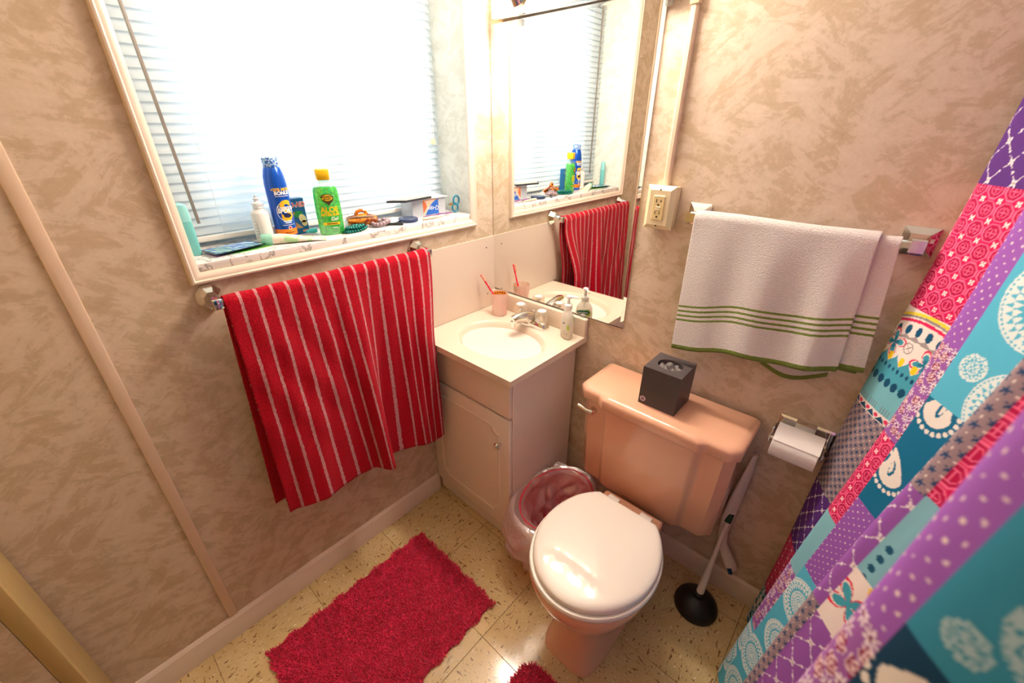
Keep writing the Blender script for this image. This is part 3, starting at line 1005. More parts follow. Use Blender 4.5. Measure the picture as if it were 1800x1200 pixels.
# bowl: pedestal, waist and rim in one body
def bowl_sec(z, w, yf, yb, e, cx=0.845, n=56):
    out = []
    cy, hl = (yf + yb) / 2, (yb - yf) / 2
    for a in np.linspace(0, 2 * PI, n, endpoint=False):
        c, s = math.cos(a), math.sin(a)
        r = (abs(c) ** e + abs(s) ** e) ** (-1 / e)
        out.append((cx + w * r * c, cy + hl * r * s, z))
    return out
bs = [bowl_sec(0.0, 0.096, -0.592, -0.17, 5.0), bowl_sec(0.012, 0.096, -0.592, -0.17, 5.0), bowl_sec(0.022, 0.090, -0.586, -0.17, 4.6),
      bowl_sec(0.10, 0.080, -0.570, -0.17, 3.8), bowl_sec(0.16, 0.080, -0.566, -0.17, 3.2), bowl_sec(0.20, 0.100, -0.582, -0.175, 2.6), bowl_sec(0.24, 0.132, -0.612, -0.19, 2.4),
      bowl_sec(0.30, 0.158, -0.646, -0.215, 2.3), bowl_sec(0.35, 0.170, -0.664, -0.235, 2.2), bowl_sec(0.375, 0.173, -0.668, -0.245, 2.2), bowl_sec(0.388, 0.171, -0.666, -0.246, 2.2)]
obj('bowl', loft(bs), M_PEACH, tl, 60)
obj('deck', box(0.742, 0.948, -0.300, -0.222, 0.300, 0.386, 0.010, 3), M_PEACH, tl, 50)
obj('tank_foot', box(0.76, 0.93, -0.185, -0.06, 0.28, 0.352, 0.008, 2), M_PEACH, tl, 50)
tilt = lambda y: 0.0
def tilted(secs, slope=0.0):
    return secs
obj('seat_ring', loft([seat_sec(0.389, 0.985), seat_sec(0.392, 1.0), seat_sec(0.401, 1.0), seat_sec(0.405, 0.985)]), M_SEAT, tl, 50)
def dome(z, k, d):
    """lid ring: crowned front to back so that the lamps glint on its front half"""
    out = []
    for x, y, _ in seat_sec(z, k, cy=-0.458, w=0.172, lf=0.200, lb=0.178):
        u_, v_ = (x - 0.845) / 0.172, (y + 0.458) / 0.200
        out.append((x, y, z + d * max(0.0, 1 - v_ * v_) * (1 - abs(u_) ** 4)))
    return out
obj('seat_lid', loft([dome(0.4065, 0.97, 0), dome(0.408, 1.0, 0), dome(0.417, 1.0, 0), dome(0.4210, 0.990, 0.002), dome(0.4235, 0.965, 0.010)] + [dome(0.4240, k_, 0.0150) for k_ in (0.92, 0.85, 0.76, 0.66, 0.55, 0.43, 0.30, 0.16, 0.05)]), M_SEAT, tl, 60)
for x in (0.790, 0.902):
    h = obj('hinge', box(x - 0.020, x + 0.020, -0.279, -0.252, 0.386, 0.408, 0.004, 2), M_SEAT, tl)
    obj('hinge_pin', box(x - 0.008, x + 0.018, -0.286, -0.272, 0.406, 0.414, 0.003, 2), M_SEAT, h)

# tissue box on the tank
M_TBOX = plain('charcoal_box', (76, 68, 68), 0.5, vary=0.22, scale=350)
tx0, tx1, ty0, ty1, tz0, tz1 = 0.780, 0.892, -0.176, -0.063, 0.7415, 0.868
tbx = thing('tissue_box', 'charcoal cube tissue box standing on the toilet tank', 'tissue box', (0.836, -0.12, tz0))
b = B()
ring_o, n = [], 32
cxb, cyb = (tx0 + tx1) / 2, (ty0 + ty1) / 2
vb = [b.verts.new((x, y, tz0)) for x, y in ((tx0, ty0), (tx1, ty0), (tx1, ty1), (tx0, ty1))]
vt_ = [b.verts.new((x, y, tz1)) for x, y in ((tx0, ty0), (tx1, ty0), (tx1, ty1), (tx0, ty1))]
for k in range(4):
    b.faces.new((vb[k], vb[(k + 1) % 4], vt_[(k + 1) % 4], vt_[k]))
b.faces.new(vb)
hole = [b.verts.new((cxb + 0.036 * math.cos(2 * PI * k / n), cyb + 0.032 * math.sin(2 * PI * k / n), tz1)) for k in range(n)]
inner = [b.verts.new((cxb + 0.036 * math.cos(2 * PI * k / n), cyb + 0.032 * math.sin(2 * PI * k / n), tz1 - 0.05)) for k in range(n)]
corner_ang = [-3 * PI / 4, -PI / 4, PI / 4, 3 * PI / 4]
for k in range(n):
    k2 = (k + 1) % n
    a = 2 * PI * (k + 0.5) / n
    q = int(((a + 3 * PI / 4 + PI / 4) % (2 * PI)) // (PI / 2)) % 4
    q2 = int(((2 * PI * (k2 + 0.5) / n + PI) % (2 * PI)) // (PI / 2)) % 4
    b.faces.new((hole[k], hole[k2], vt_[q]))
    if q != q2:
        b.faces.new((hole[k2], vt_[q2], vt_[q]))
    b.faces.new((hole[k], hole[k2], inner[k2], inner[k]))
b.faces.new(inner)
obj('carton', b, M_TBOX, tbx, 0)
NP = 22
Pt = np.zeros((NP, NP, 3))
for i in range(NP):
    for j in range(NP):
        u, v = i / (NP - 1) * 2 - 1, j / (NP - 1) * 2 - 1
        rr_ = math.sqrt(max(u * u, v * v)); th = math.atan2(v, u)
        Pt[i, j] = (cxb + 0.034 * rr_ * math.cos(th), cyb + 0.030 * rr_ * math.sin(th), tz1 - 0.012 + 0.016 * math.exp(-((u - 0.2 * math.sin(4 * v)) / 0.22) ** 2) * (1 - 0.6 * abs(v)) + 0.004 * math.sin(7 * u + 5 * v))
V, F = sgrid(Pt)
obj('tissue', (V, F), plain('grey_tissue', (118, 110, 108), 0.8, vary=0.1), tbx, 180)
obj('emblem', lathe([(0.0085, 0), (0.0085, 0.0004), (0, 0.0004)], (tx0 + 0.013, ty0, tz0 + 0.018), (0, -1, 0), 24), plain('emblem_white', (236, 226, 232), 0.5), tbx)
em = obj('emblem_disc', lathe([(0.0062, 0), (0.0062, 0.0007), (0, 0.0007)], (tx0 + 0.013, ty0, tz0 + 0.018), (0, -1, 0), 24), plain('emblem_mauve', (150, 116, 140), 0.5), tbx)

# ------------------------------------------------------------------ toilet paper holder and roll
th_ = thing('paper_holder', 'chrome wall-mounted toilet paper holder beside the curtain', 'holder', (1.195, 0, 0.72))
obj('back_plate', loft([[(1.124, y, 0.690), (1.262, y, 0.690), (1.262, y, 0.775), (1.124, y, 0.775)] if y > -0.004 else [(1.130, y, 0.696), (1.256, y, 0.696), (1.256, y, 0.769), (1.130, y, 0.769)] for y in (-0.0005, -0.003, -0.007)]), M_CHROME, th_, 15)
obj('hood', box(1.164, 1.212, -0.030, -0.006, 0.745, 0.779, 0.003, 2), M_CHROME, th_, 30)
for x in (1.120, 1.243):
    obj('arm', box(x - 0.004, x + 0.004, -0.082, -0.006, 0.722, 0.744, 0.003, 2), M_CHROME, th_, 30)
obj('spindle', lathe([(0.008, 0), (0.008, 0.120)], (1.121, -0.070, 0.733), (1, 0, 0), 16), M_CHROME, th_)
tr = thing('toilet_roll', 'white toilet paper roll on the chrome holder', 'toilet roll', (1.183, -0.07, 0.733))
M_PAPER = plain('toilet_paper', (255, 248, 244), 0.9, vary=0.02, bump=0.1)
R0, RC = 0.046, 0.0195
b = B()
nseg = 64
secs = []
for x, r in ((1.132, RC), (1.132, R0 - 0.001), (1.133, R0), (1.235, R0), (1.236, R0 - 0.001), (1.236, RC), (1.132, RC)):
    secs.append([(x, -0.070 + r * math.cos(a), 0.733 + r * math.sin(a)) for a in np.linspace(0, 2 * PI, nseg, endpoint=False)])
loft(secs, False, False, bm=b)
obj('roll', b, M_PAPER, tr, 40)
fl_pts = []
for k in range(18):
    a = math.radians(150 - k * 7.0)
    fl_pts.append((-0.070 - (R0 + 0.0012 + 0.0005 * k / 18) * -math.cos(a), 0.733 + (R0 + 0.0012 + 0.0005 * k / 18) * math.sin(a)))
fl_pts = [(-0.070 + (R0 + 0.0012) * math.cos(math.radians(a)), 0.733 + (R0 + 0.0012) * math.sin(math.radians(a))) for a in range(60, 150, 6)]
fl_pts += [(fl_pts[-1][0] - 0.004, fl_pts[-1][1] - 0.004)]
Pf = np.array([[(x, y, z) for y, z in fl_pts] for x in (1.132, 1.166, 1.20, 1.2365)])
V, F = sgrid(Pf)
obj('loose_sheet', (V, F), M_PAPER, tr, 180)
obj('core', loft([[(x, -0.070 + r * math.cos(a), 0.733 + r * math.sin(a)) for a in np.linspace(0, 2 * PI, 32, endpoint=False)] for x, r in ((1.1325, 0.0195), (1.2355, 0.0195), (1.2355, 0.0185), (1.1325, 0.0185), (1.1325, 0.0195))], False, False), plain('cardboard', (176, 140, 100), 0.9), tr)

# ------------------------------------------------------------------ waste basket with liner
M_BIN = seethrough('pink_bin_plastic', (246, 96, 118), 0.45, 0.06, 0.06, 0.2)
bcx, bcy = 0.576, -0.275
wb_ = thing('waste_basket', 'translucent pink oval waste basket between vanity and toilet', 'bin', (bcx, bcy, 0))
def oval(z, a, c, n=48, cx=bcx, cy=bcy, wob=None):
    out = []
    for k in range(n):
        t_ = 2 * PI * k / n
        w_ = wob(t_) if wob else 0.0
        out.append((cx + (a + w_) * math.cos(t_), cy + (c + w_) * math.sin(t_), z))
    return out
obj('shell', loft([oval(0.0, 0.078, 0.118), oval(0.006, 0.084, 0.124), oval(0.255, 0.116, 0.158), oval(0.262, 0.122, 0.164), oval(0.266, 0.120, 0.162), oval(0.262, 0.115, 0.157), oval(0.012, 0.080, 0.120)]), M_BIN, wb_, 50)
obj('foot_band', loft([oval(0.0005, 0.0845, 0.1245), oval(0.012, 0.0858, 0.1258)], False, False), plain('red_band', (206, 40, 30), 0.4), wb_)
M_LINER = seethrough('crumpled_liner', (255, 236, 236), 0.4, 0.24, 0.24, 0.14, crease=0.9, scale=34)
ln = thing('bin_liner', 'crumpled clear plastic liner folded over the pink waste basket', 'bag', (bcx, bcy, 0.16))
NS, NTT = 96, 46
Pl = np.zeros((NS + 1, NTT, 3))
rs = np.random.default_rng(3)
ph = rs.uniform(0, 6.28, 14)
crz = rs.normal(0, 1, (20, 12)); crz[-1] = crz[0]
def crumple(a, u):
    """piecewise-linear random facets"""
    x_, y_ = (a / (2 * PI) % 1.0) * 19, u * 11
    i, j = int(x_) % 19, min(int(y_), 10)
    fx_, fy_ = x_ - int(x_), y_ - j
    if fx_ + fy_ < 1:
        return crz[i, j] + fx_ * (crz[i + 1, j] - crz[i, j]) + fy_ * (crz[i, j + 1] - crz[i, j])
    return crz[i + 1, j + 1] + (1 - fx_) * (crz[i, j + 1] - crz[i + 1, j + 1]) + (1 - fy_) * (crz[i + 1, j] - crz[i + 1, j + 1])
for i in range(NS + 1):
    a = 2 * PI * i / NS
    fr = 0.5 + 0.5 * math.cos(a - math.radians(240))      # liner hangs lowest at the front left
    drop = 0.025 + 0.20 * sm(fr, 0.50, 0.85)
    for k in range(NTT):
        u = k / (NTT - 1)
        wr = crumple(a, u) * 0.015
        if u < 0.4:                 # inside, rising to the rim
            w = u / 0.4
            z = 0.10 + 0.168 * w
            ra, rc2 = 0.076 + 0.035 * w, 0.110 + 0.043 * w
            ra -= abs(wr) * (1.6 - w); rc2 -= abs(wr) * (1.6 - w)
        else:                       # outside, hanging
            w = (u - 0.4) / 0.6
            z = 0.268 + 0.022 * math.sin(PI * min(1, w * 3)) * sm(fr, 0.3, 0.9) - drop * w + 0.4 * wr * w
            puff = 0.006 + 0.045 * math.sin(PI * min(1, w * 1.05 + 0.05)) * sm(fr, 0.45, 0.95) + 0.012 * w
            ra, rc2 = 0.123 - 0.02 * w + puff + abs(wr) * (0.3 + w), 0.165 - 0.02 * w + puff + abs(wr) * (0.3 + w)
        x = bcx + ra * math.cos(a); y = bcy + rc2 * math.sin(a)
        if x < 0.449:
            x = 0.449 + 0.15 * (x - 0.449) * 0 + 0.001 * abs(crumple(a, u))
        Pl[i, k] = (x, y, z)
KI = int(0.4 * (NTT - 1)) + 1
V, F = sgrid(Pl[:, :KI])
fast_mesh('inner_film', V, F, seethrough('liner_inside', (255, 232, 232), 0.4, 0.62, 0.18, 0.12, crease=0.8, scale=34), parent=ln)
V, F = sgrid(Pl[:, KI - 1:])
fast_mesh('overhang', V, F, M_LINER, parent=ln)
ct = thing('cardboard_tube', 'brown cardboard tube thrown into the waste basket', 'tube', (0.60, -0.20, 0.16))
tdir = Vector((0.5, 0.75, 0.35)).normalized()
obj('tube_wall', loft([[Vector((0.585, -0.235, 0.185)) + tdir * h + (frame(tdir) @ Vector((r * math.cos(a), r * math.sin(a), 0))) for a in np.linspace(0, 2 * PI, 24, endpoint=False)] for h, r in ((0, 0.02), (0.075, 0.02), (0.075, 0.0185), (0, 0.0185), (0, 0.02))], False, False), plain('tube_card', (178, 130, 74), 0.85), ct)

# ------------------------------------------------------------------ plunger and brush by the tank
M_STICK = plain('white_handle', (240, 226, 210), 0.35, vary=0.02)
pg = thing('plunger', 'black rubber plunger with white handle on the floor by the toilet', 'plunger', (1.09, -0.135, 0))
obj('cup', lathe([(0.060, 0.0), (0.070, 0.002), (0.071, 0.008), (0.066, 0.026), (0.050, 0.044), (0.030, 0.054), (0.018, 0.058), (0.016, 0.072), (0.013, 0.074), (0, 0.074)], (1.090, -0.135, 0.0), (0, 0, 1), 40), M_BLACK_RUBBER, pg)
p0, p1 = Vector((1.090, -0.130, 0.068)), Vector((1.092, -0.034, 0.372))
obj('handle', tube([p0.lerp(p1, k / 10) for k in range(11)], [0.0125, 0.012, 0.0105, 0.009, 0.0078, 0.0072, 0.0072, 0.0074, 0.0078, 0.009, 0.0095], 16), M_STICK, pg)
dd = (p1 - p0).normalized()
obj('grip_band', tube([p1 - dd * 0.030, p1 + dd * 0.002], 0.0105, 16), plain('green_band', (14, 66, 34), 0.5), pg)
lp = []
for k in range(15):
    a = PI * k / 14
    lp.append(p1 + dd * (0.004 + 0.046 * math.sin(a)) + Vector((0.0085 * math.cos(a), 0, 0)))
obj('hang_loop', tube(lp, 0.0052, 10), M_STICK, pg)
br = thing('toilet_wand', 'long white curved toilet wand leaning on the wall behind the tank', 'brush', (1.12, -0.03, 0.13))
wpts = [(1.102, -0.020, 0.615), (1.100, -0.022, 0.56), (1.096, -0.024, 0.50), (1.092, -0.026, 0.43), (1.088, -0.030, 0.35), (1.089, -0.034, 0.28), (1.098, -0.037, 0.235), (1.118, -0.037, 0.20), (1.140, -0.036, 0.165), (1.150, -0.036, 0.145)]
obj('handle', tube(wpts, [0.008, 0.013, 0.0175, 0.021, 0.0215, 0.017, 0.015, 0.0175, 0.020, 0.017], 16, flat=0.55), M_STICK, br)
obj('pad_clip', tube([(1.140, -0.050, 0.160), (1.148, -0.050, 0.142)], 0.007, 10), plain('blue_clip', (20, 70, 110), 0.4), br)
obj('hang_hook', tube([(1.094, -0.019, 0.622), (1.100, -0.019, 0.632), (1.107, -0.019, 0.630), (1.112, -0.019, 0.622)], 0.0028, 8), M_CLEAR, br)

# ------------------------------------------------------------------ shag rugs
def shag_mat():
    t = NT('crimson_shag')
    v = t.coords()
    a = t.noise(v, 28, 4, 0.65); c = t.noise(v, 260, 2, 0.6)
    f = t.math('ADD', t.math('MULTIPLY', a, 0.6), t.math('MULTIPLY', c, 0.4))
    t.base(t.mix(t.ramp(f, 0.36, 0.64), lin((214, 6, 62)), lin((255, 44, 104))))
    t.set(rough=0.9, sheen=0.3)
    return t.m
M_SHAG = shag_mat()
def rug(root, inside, x0, x1, y0, y1, seed, dens=170000, back=None):
    r = np.random.default_rng(seed)
    n = int((x1 - x0) * (y1 - y0) * dens)
    px, py = r.uniform(x0, x1, n), r.uniform(y0, y1, n)
    k = inside(px, py)
    px, py = px[k], py[k]; n = len(px)
    lump = np.sin(px * 61 + 3 * np.sin(py * 37)) * np.sin(py * 53 + 2 * np.sin(px * 41))
    ln_ = 0.0125 + 0.0028 * lump + r.normal(0, 0.0015, n)
    ax, lean = r.uniform(0, 2 * PI, n), np.abs(r.normal(0.0, 0.5, n)) + 0.15
    flow = 1.2 * np.sin(px * 9 + py * 7)
    ax = 0.55 * ax + 0.45 * (flow + PI) + r.normal(0, 0.4, n)
    dx, dy, dz = np.cos(ax) * np.sin(lean), np.sin(ax) * np.sin(lean), np.cos(lean)
    w = 0.0013
    wa = r.uniform(0, PI, n)
    wx, wy = np.cos(wa) * w, np.sin(wa) * w
    base = np.stack([px, py, np.full(n, 0.003)], -1)
    mid = base + np.stack([dx * 0.45, dy * 0.45, dz * 0.62], -1) * ln_[:, None]
    tip = base + np.stack([dx * 1.1, dy * 1.1, dz * 0.95], -1) * ln_[:, None]
    wv = np.stack([wx, wy, np.zeros(n)], -1)
    V = np.stack([base - wv, base + wv, mid + wv, mid - wv, tip + wv * 0.5, tip - wv * 0.5], 1).reshape(-1, 3)
    i = np.arange(n)[:, None] * 6
    F = np.concatenate([i + np.array([[0, 1, 2, 3]]), i + np.array([[3, 2, 4, 5]])])
    fast_mesh('pile', V, F, M_SHAG, parent=root, kind='stuff')
rg1 = thing('shag_rug', 'rectangular crimson shag rug on the floor before the vanity', 'rug', (0.35, -0.9, 0))
obj('backing', box(0.146, 0.560, -1.196, -0.608, 0.0005, 0.008, 0.003), plain('rug_backing', (170, 6, 50), 0.9), rg1)
def in1(px, py):
    e = 0.004 * np.sin(px * 90) + 0.004 * np.sin(py * 80)
    return (px > 0.143 + e) & (px < 0.563 + e) & (py > -1.199 + e) & (py < -0.605 + e)
rug(rg1, in1, 0.13, 0.58, -1.21, -0.59, 1)
rg2 = thing('shag_rug', 'crimson shag rug with rounded corner at the toilet foot', 'rug', (0.95, -0.87, 0))
def rcorner(px, py):
    x0, x1, y0, y1, r = 0.762, 1.135, -1.10, -0.648, 0.05
    qx = np.maximum(np.maximum(x0 + r - px, px - (x1 - r)), 0); qy = np.maximum(np.maximum(y0 + r - py, py - (y1 - r)), 0)
    return np.hypot(qx, qy) < r
ol = []
for cx_, cy_, a0 in ((1.085, -0.698, 0), (0.812, -0.698, 90), (0.812, -1.05, 180), (1.085, -1.05, 270)):
    ol += [(cx_ + 0.047 * math.cos(math.radians(a0 + k * 15)), cy_ + 0.047 * math.sin(math.radians(a0 + k * 15))) for k in range(7)]
obj('backing', loft([[(x, y, 0.0005) for x, y in ol], [(x, y, 0.008) for x, y in ol]]), plain('rug_backing_b', (170, 6, 50), 0.9), rg2)
rug(rg2, rcorner, 0.76, 1.14, -1.10, -0.645, 2)

# ------------------------------------------------------------------ window blind
M_SLAT = NT('blind_slat'); M_SLAT.t.nodes.remove(M_SLAT.b)
d_ = M_SLAT.n('ShaderNodeBsdfDiffuse', i_Color=(0.74, 0.80, 0.83, 1)); t_ = M_SLAT.n('ShaderNodeBsdfTranslucent', i_Color=(0.90, 0.93, 0.94, 1))
x_ = M_SLAT.n('ShaderNodeMixShader', i_0=0.42); M_SLAT.l(d_.outputs[0], x_.inputs[1]); M_SLAT.l(t_.outputs[0], x_.inputs[2]); M_SLAT.l(x_.outputs[0], M_SLAT.out.inputs['Surface'])
nzs = M_SLAT.noise(M_SLAT.coords(), 20, 2); M_SLAT.l(M_SLAT.mix(nzs, (0.72, 0.78, 0.82, 1), (0.76, 0.82, 0.85, 1)), d_.inputs['Color'])
M_SLAT = M_SLAT.m
XBL, YB0, YB1 = -0.183, -1.013, -0.109
bl = thing('window_blind', 'white horizontal mini blind hanging in the window recess', 'blind', (XBL, -0.56, 1.21))
pitch = 0.0222
tilt_a = math.radians(64)
prof = []
for k in range(7):
    u = (k / 6 - 0.5) * 0.0255
    c = 0.0016 * (1 - (2 * k / 6 - 1) ** 2)
    prof.append((u * math.cos(tilt_a) + c * math.sin(tilt_a), -u * math.sin(tilt_a) + c * math.cos(tilt_a)))
slat_me = None
zb = 1.222
for k in range(36):
    z = zb + 0.018 + pitch * k
    if slat_me is None:
        Ps = np.array([[(x, y - (YB0 + YB1) / 2, zz) for x, zz in prof] for y in np.linspace(YB0, YB1, 3)])
        V, F = sgrid(Ps)
        o = obj('slat', (V, F), M_SLAT, None, 180)
        slat_me = o.data
        o.parent = bl
    else:
        o = bpy.data.objects.new('slat', slat_me); COL.objects.link(o); o.parent = bl
    o.location = Vector((XBL, (YB0 + YB1) / 2, z)) - Vector(bl.location)
    o.rotation_euler = (0, random.uniform(-0.03, 0.03), 0)
obj('bottom_rail', box(XBL - 0.012, XBL + 0.012, YB0, YB1, zb - 0.012, zb + 0.002, 0.003), M_WHITE, bl)
obj('head_rail', box(XBL - 0.014, XBL + 0.014, YB0, YB1, 2.028, 2.058, 0.003), M_WHITE, bl)
for y in (-0.886, -0.595, -0.285):
    lad = B()
    for dx in (-0.0135, 0.0135):
        tube([(XBL + dx, y, zb), (XBL + dx, y, 2.03)], 0.0007, 5, bm=lad)
    obj('ladder_cord', lad, plain('cord', (214, 220, 222), 0.8), bl)
obj('tilt_wand', tube([(XBL + 0.022, -0.952, 2.02), (XBL + 0.026, -0.940, 1.262)], 0.0042, 6), seethrough('wand_plastic', (150, 140, 130), 0.3, 0.1, 0.1), bl, 25)
for dy, zt in ((0, 1.452), (0.010, 1.449)):
    c = obj('pull_cord', tube([(XBL + 0.018, -0.150 + dy, 2.03), (XBL + 0.020, -0.150 + dy, zt)], 0.0008, 5), plain('pull_cord_mat', (226, 222, 212), 0.8), bl)
    obj('tassel', lathe([(0.0055, 0), (0.0055, 0.006), (0.0025, 0.020), (0, 0.022)], (XBL + 0.020, -0.150 + dy, zt - 0.018), (0, 0, 1), 10), plain('tassel_cream', (236, 214, 172), 0.4), c)

# ------------------------------------------------------------------ things on the window sill
CAMXY = Vector((1.195, -1.214))
def facing(x, y):
    d = CAMXY - Vector((x, y))
    return math.atan2(d.y, d.x)
Z = ZS + 0.0003

# teal stick
x, y = -0.100, -0.983
o = thing('deodorant_stick', 'pale teal oval deodorant stick at the left end of the sill', 'deodorant', (x, y, Z))
M_TEAL = plain('pale_teal', (120, 200, 196), 0.3, vary=0.03)
obj('case', lathe([(0.0175, 0), (0.019, 0.003), (0.0183, 0.018), (0.019, 0.019), (0.019, 0.083)], (x, y, Z), (0, 0, 1), 28, 1, 0.62, 0.9), M_TEAL, o)
obj('cap', lathe([(0.0194, 0.0832), (0.0194, 0.112), (0.0165, 0.122), (0.008, 0.126), (0, 0.127)], (x, y, Z), (0, 0, 1), 28, 1, 0.62, 0.9), plain('pale_teal_cap', (150, 214, 212), 0.3, vary=0.03), o)

# blue wave picture tile lying on a leaflet
lf = thing('leaflet', 'green and lilac leaflet under the blue wave tile', 'leaflet', (-0.06, -0.90, Z))
def quad(p, z, t):
    b_ = B()
    lo = [b_.verts.new((x_, y_, z)) for x_, y_ in p]; hi = [b_.verts.new((x_, y_, z + t)) for x_, y_ in p]
    b_.faces.new(hi); b_.faces.new(lo[::-1])
    for k in range(len(p)):
        b_.faces.new((lo[k], lo[(k + 1) % len(p)], hi[(k + 1) % len(p)], hi[k]))
    return b_
tL = NT('leaflet_print')
sp_ = tL.n('ShaderNodeSeparateXYZ'); tL.l(tL.coords(), sp_.inputs[0])
tL.base(tL.mix(tL.ramp(tL.math('ADD', sp_.outputs[1], tL.math('MULTIPLY', tL.noise(tL.coords(), 20), 0.04)), -0.03, 0.02), lin((178, 140, 206)), tL.mix(tL.ramp(sp_.outputs[1], 0.02, 0.10), lin((66, 168, 40)), lin((120, 190, 70)))))
tL.set(rough=0.4)
obj('sheet', quad([(-0.098, -0.962), (-0.032, -0.950), (-0.052, -0.815), (-0.118, -0.83)], Z, 0.001), tL.m, lf)
wt_ = thing('wave_tile', 'dark-edged picture tile with blue and white waves on the sill', 'tile', (-0.085, -0.90, Z + 0.001))
tW = NT('wave_print')
wv_ = tW.n('ShaderNodeTexWave', wave_type='BANDS', i_Scale=16.0, i_Distortion=9.0, i_Detail=2.0, i_Detail_Scale=1.2)
tW.l(tW.mapping(tW.coords(), rot=(0, 0, 0.5)), wv_.inputs['Vector'])
pat = tW.noise(tW.coords(), 18, 2)
tW.base(tW.mix(tW.ramp(wv_.outputs[1], 0.55, 0.75), lin((34, 92, 168)), tW.mix(tW.ramp(pat, 0.5, 0.56), lin((176, 214, 236)), lin((150, 208, 150)))))
tW.set(rough=0.12)
tp_ = [(-0.102, -0.970), (-0.026, -0.954), (-0.056, -0.826), (-0.130, -0.846)]
def raise_(bm_, pts, amount):
    return bm_
cxy = (sum(p[0] for p in tp_) / 4, sum(p[1] for p in tp_) / 4)
ins = [(cxy[0] + (p[0] - cxy[0]) * 0.90, cxy[1] + (p[1] - cxy[1]) * 0.90) for p in tp_]
sm_ = [(cxy[0] + (p[0] - cxy[0]) * 0.72, cxy[1] + (p[1] - cxy[1]) * 0.72) for p in tp_]
obj('slab', loft([[(a, c, Z + 0.0012) for a, c in sm_], [(a, c, Z + 0.007) for a, c in tp_], [(a, c, Z + 0.0085) for a, c in tp_]]), plain('navy_edge', (18, 42, 60), 0.25), wt_, 20)
obj('picture', quad(ins, Z + 0.0083, 0.0006), tW.m, wt_)

# white squeeze bottle
x, y = -0.125, -0.800
o = thing('squeeze_bottle', 'white squeeze bottle with nozzle and black scale lines', 'bottle', (x, y, Z))
obj('bottle_body', lathe([(0.021, 0), (0.0235, 0.003), (0.0235, 0.076), (0.021, 0.082), (0.013, 0.088), (0.012, 0.090)], (x, y, Z), (0, 0, 1), 32), plain('milky_plastic', (236, 230, 226), 0.35, vary=0.02), o)
obj('cap', lathe([(0.0135, 0.0902), (0.0145, 0.091), (0.0145, 0.094), (0.0125, 0.095), (0.0125, 0.097), (0.0145, 0.098), (0.0145, 0.104), (0.009, 0.106), (0.0065, 0.109), (0.0065, 0.113), (0.0085, 0.114), (0.0085, 0.116), (0.0045, 0.118), (0.004, 0.124), (0, 0.125)], (x, y, Z), (0, 0, 1), 28), plain('milky_cap', (228, 230, 232), 0.35, vary=0.02), o)
fa_ = facing(x, y)
w_ = on_cyl((x, y), 0.0238, fa_ - 0.75, Z)
for k in range(6):
    shape_patch('scale_mark', rect(-0.006, 0.004, 0.014 + k * 0.0085, 0.0147 + k * 0.0085), w_, M_INK, o)
shape_patch('scale_line', rect(0.004, 0.0046, 0.014, 0.0565, 2), w_, M_INK, o)
shape_patch('seam_line', rect(-0.0008, 0.0008, 0.012, 0.064, 2), on_cyl((x, y), 0.0238, fa_ + 1.2, Z), M_INK, o)

# cream tube with mint cap
o = thing('cream_tube', 'cream squeeze tube with mint cap lying at the sill edge', 'tube', (-0.045, -0.745, Z))
p0, p1 = Vector((-0.066, -0.803, Z + 0.0145)), Vector((-0.020, -0.676, Z + 0.004))
ax = (p1 - p0).normalized(); sd = Vector((-ax.y, ax.x, 0)).normalized()
secs = []
for u, w, h in ((0.0, 0.0135, 0.0135), (0.15, 0.0150, 0.0135), (0.45, 0.0175, 0.0095), (0.75, 0.0190, 0.0050), (0.97, 0.0195, 0.0012), (1.0, 0.0195, 0.0010)):
    c = p0.lerp(p1, u); c.z = Z + h + 0.0004
    secs.append([c + sd * (w * math.cos(a)) + Vector((0, 0, h * math.sin(a))) for a in np.linspace(0, 2 * PI, 24, endpoint=False)])
tT = NT('cream_tube_print'); tT.base(tT.mix(tT.ramp(tT.noise(tT.coords(), 38, 1), 0.52, 0.55), lin((238, 226, 206)), lin((176, 214, 160)))); tT.set(rough=0.35)
obj('tube_body', loft(secs), tT.m, o)
obj('cap', tube([p0 - ax * 0.028, p0 - ax * 0.026, p0 - ax * 0.004, p0 - ax * 0.001], [0.0128, 0.0140, 0.0140, 0.0128], 24), seethrough('mint_cap', (176, 236, 214), 0.4, 0.15, 0.08), o)

# sunscreen can
x, y = -0.120, -0.743
o = thing('sunscreen_can', 'tall blue spray sunscreen can with orange band on the sill', 'spray can', (x, y, Z))
M_BLUE = NT('can_blue'); M_BLUE.base(M_BLUE.mix(M_BLUE.noise(M_BLUE.coords(), 12), lin((8, 70, 176)), lin((20, 96, 206)))); M_BLUE.set(rough=0.22, metal=0.25); M_BLUE = M_BLUE.m
RC_ = 0.0285
obj('can_body', lathe([(0.026, 0), (RC_, 0.004), (RC_, 0.128), (0.0282, 0.150), (0.0262, 0.170), (0.0222, 0.186), (0.0195, 0.192)], (x, y, Z), (0, 0, 1), 40), M_BLUE, o)
tC = NT('speckled_cap'); vo = tC.n('ShaderNodeTexVoronoi', i_Scale=110.0, feature='DISTANCE_TO_EDGE'); tC.l(tC.coords(), vo.inputs['Vector'])
tC.base(tC.mix(tC.math('LESS_THAN', vo.outputs[0], 0.10), lin((40, 104, 190)), lin((190, 216, 240)))); tC.set(rough=0.3)
obj('cap', lathe([(0.0195, 0.1922), (0.0200, 0.194), (0.0200, 0.212), (0.0188, 0.2165), (0, 0.218)], (x, y, Z), (0, 0, 1), 32), tC.m, o)
fa_ = facing(x, y) + 0.40
M_YEL = plain('print_yellow', (250, 190, 30), 0.4, vary=0.03); M_ORG = plain('print_orange', (244, 134, 28), 0.4, vary=0.03)
obj('orange_band', lathe([(RC_ + 0.0003, 0.012), (RC_ + 0.0003, 0.029)], (x, y, Z), (0, 0, 1), 40), M_ORG, o)
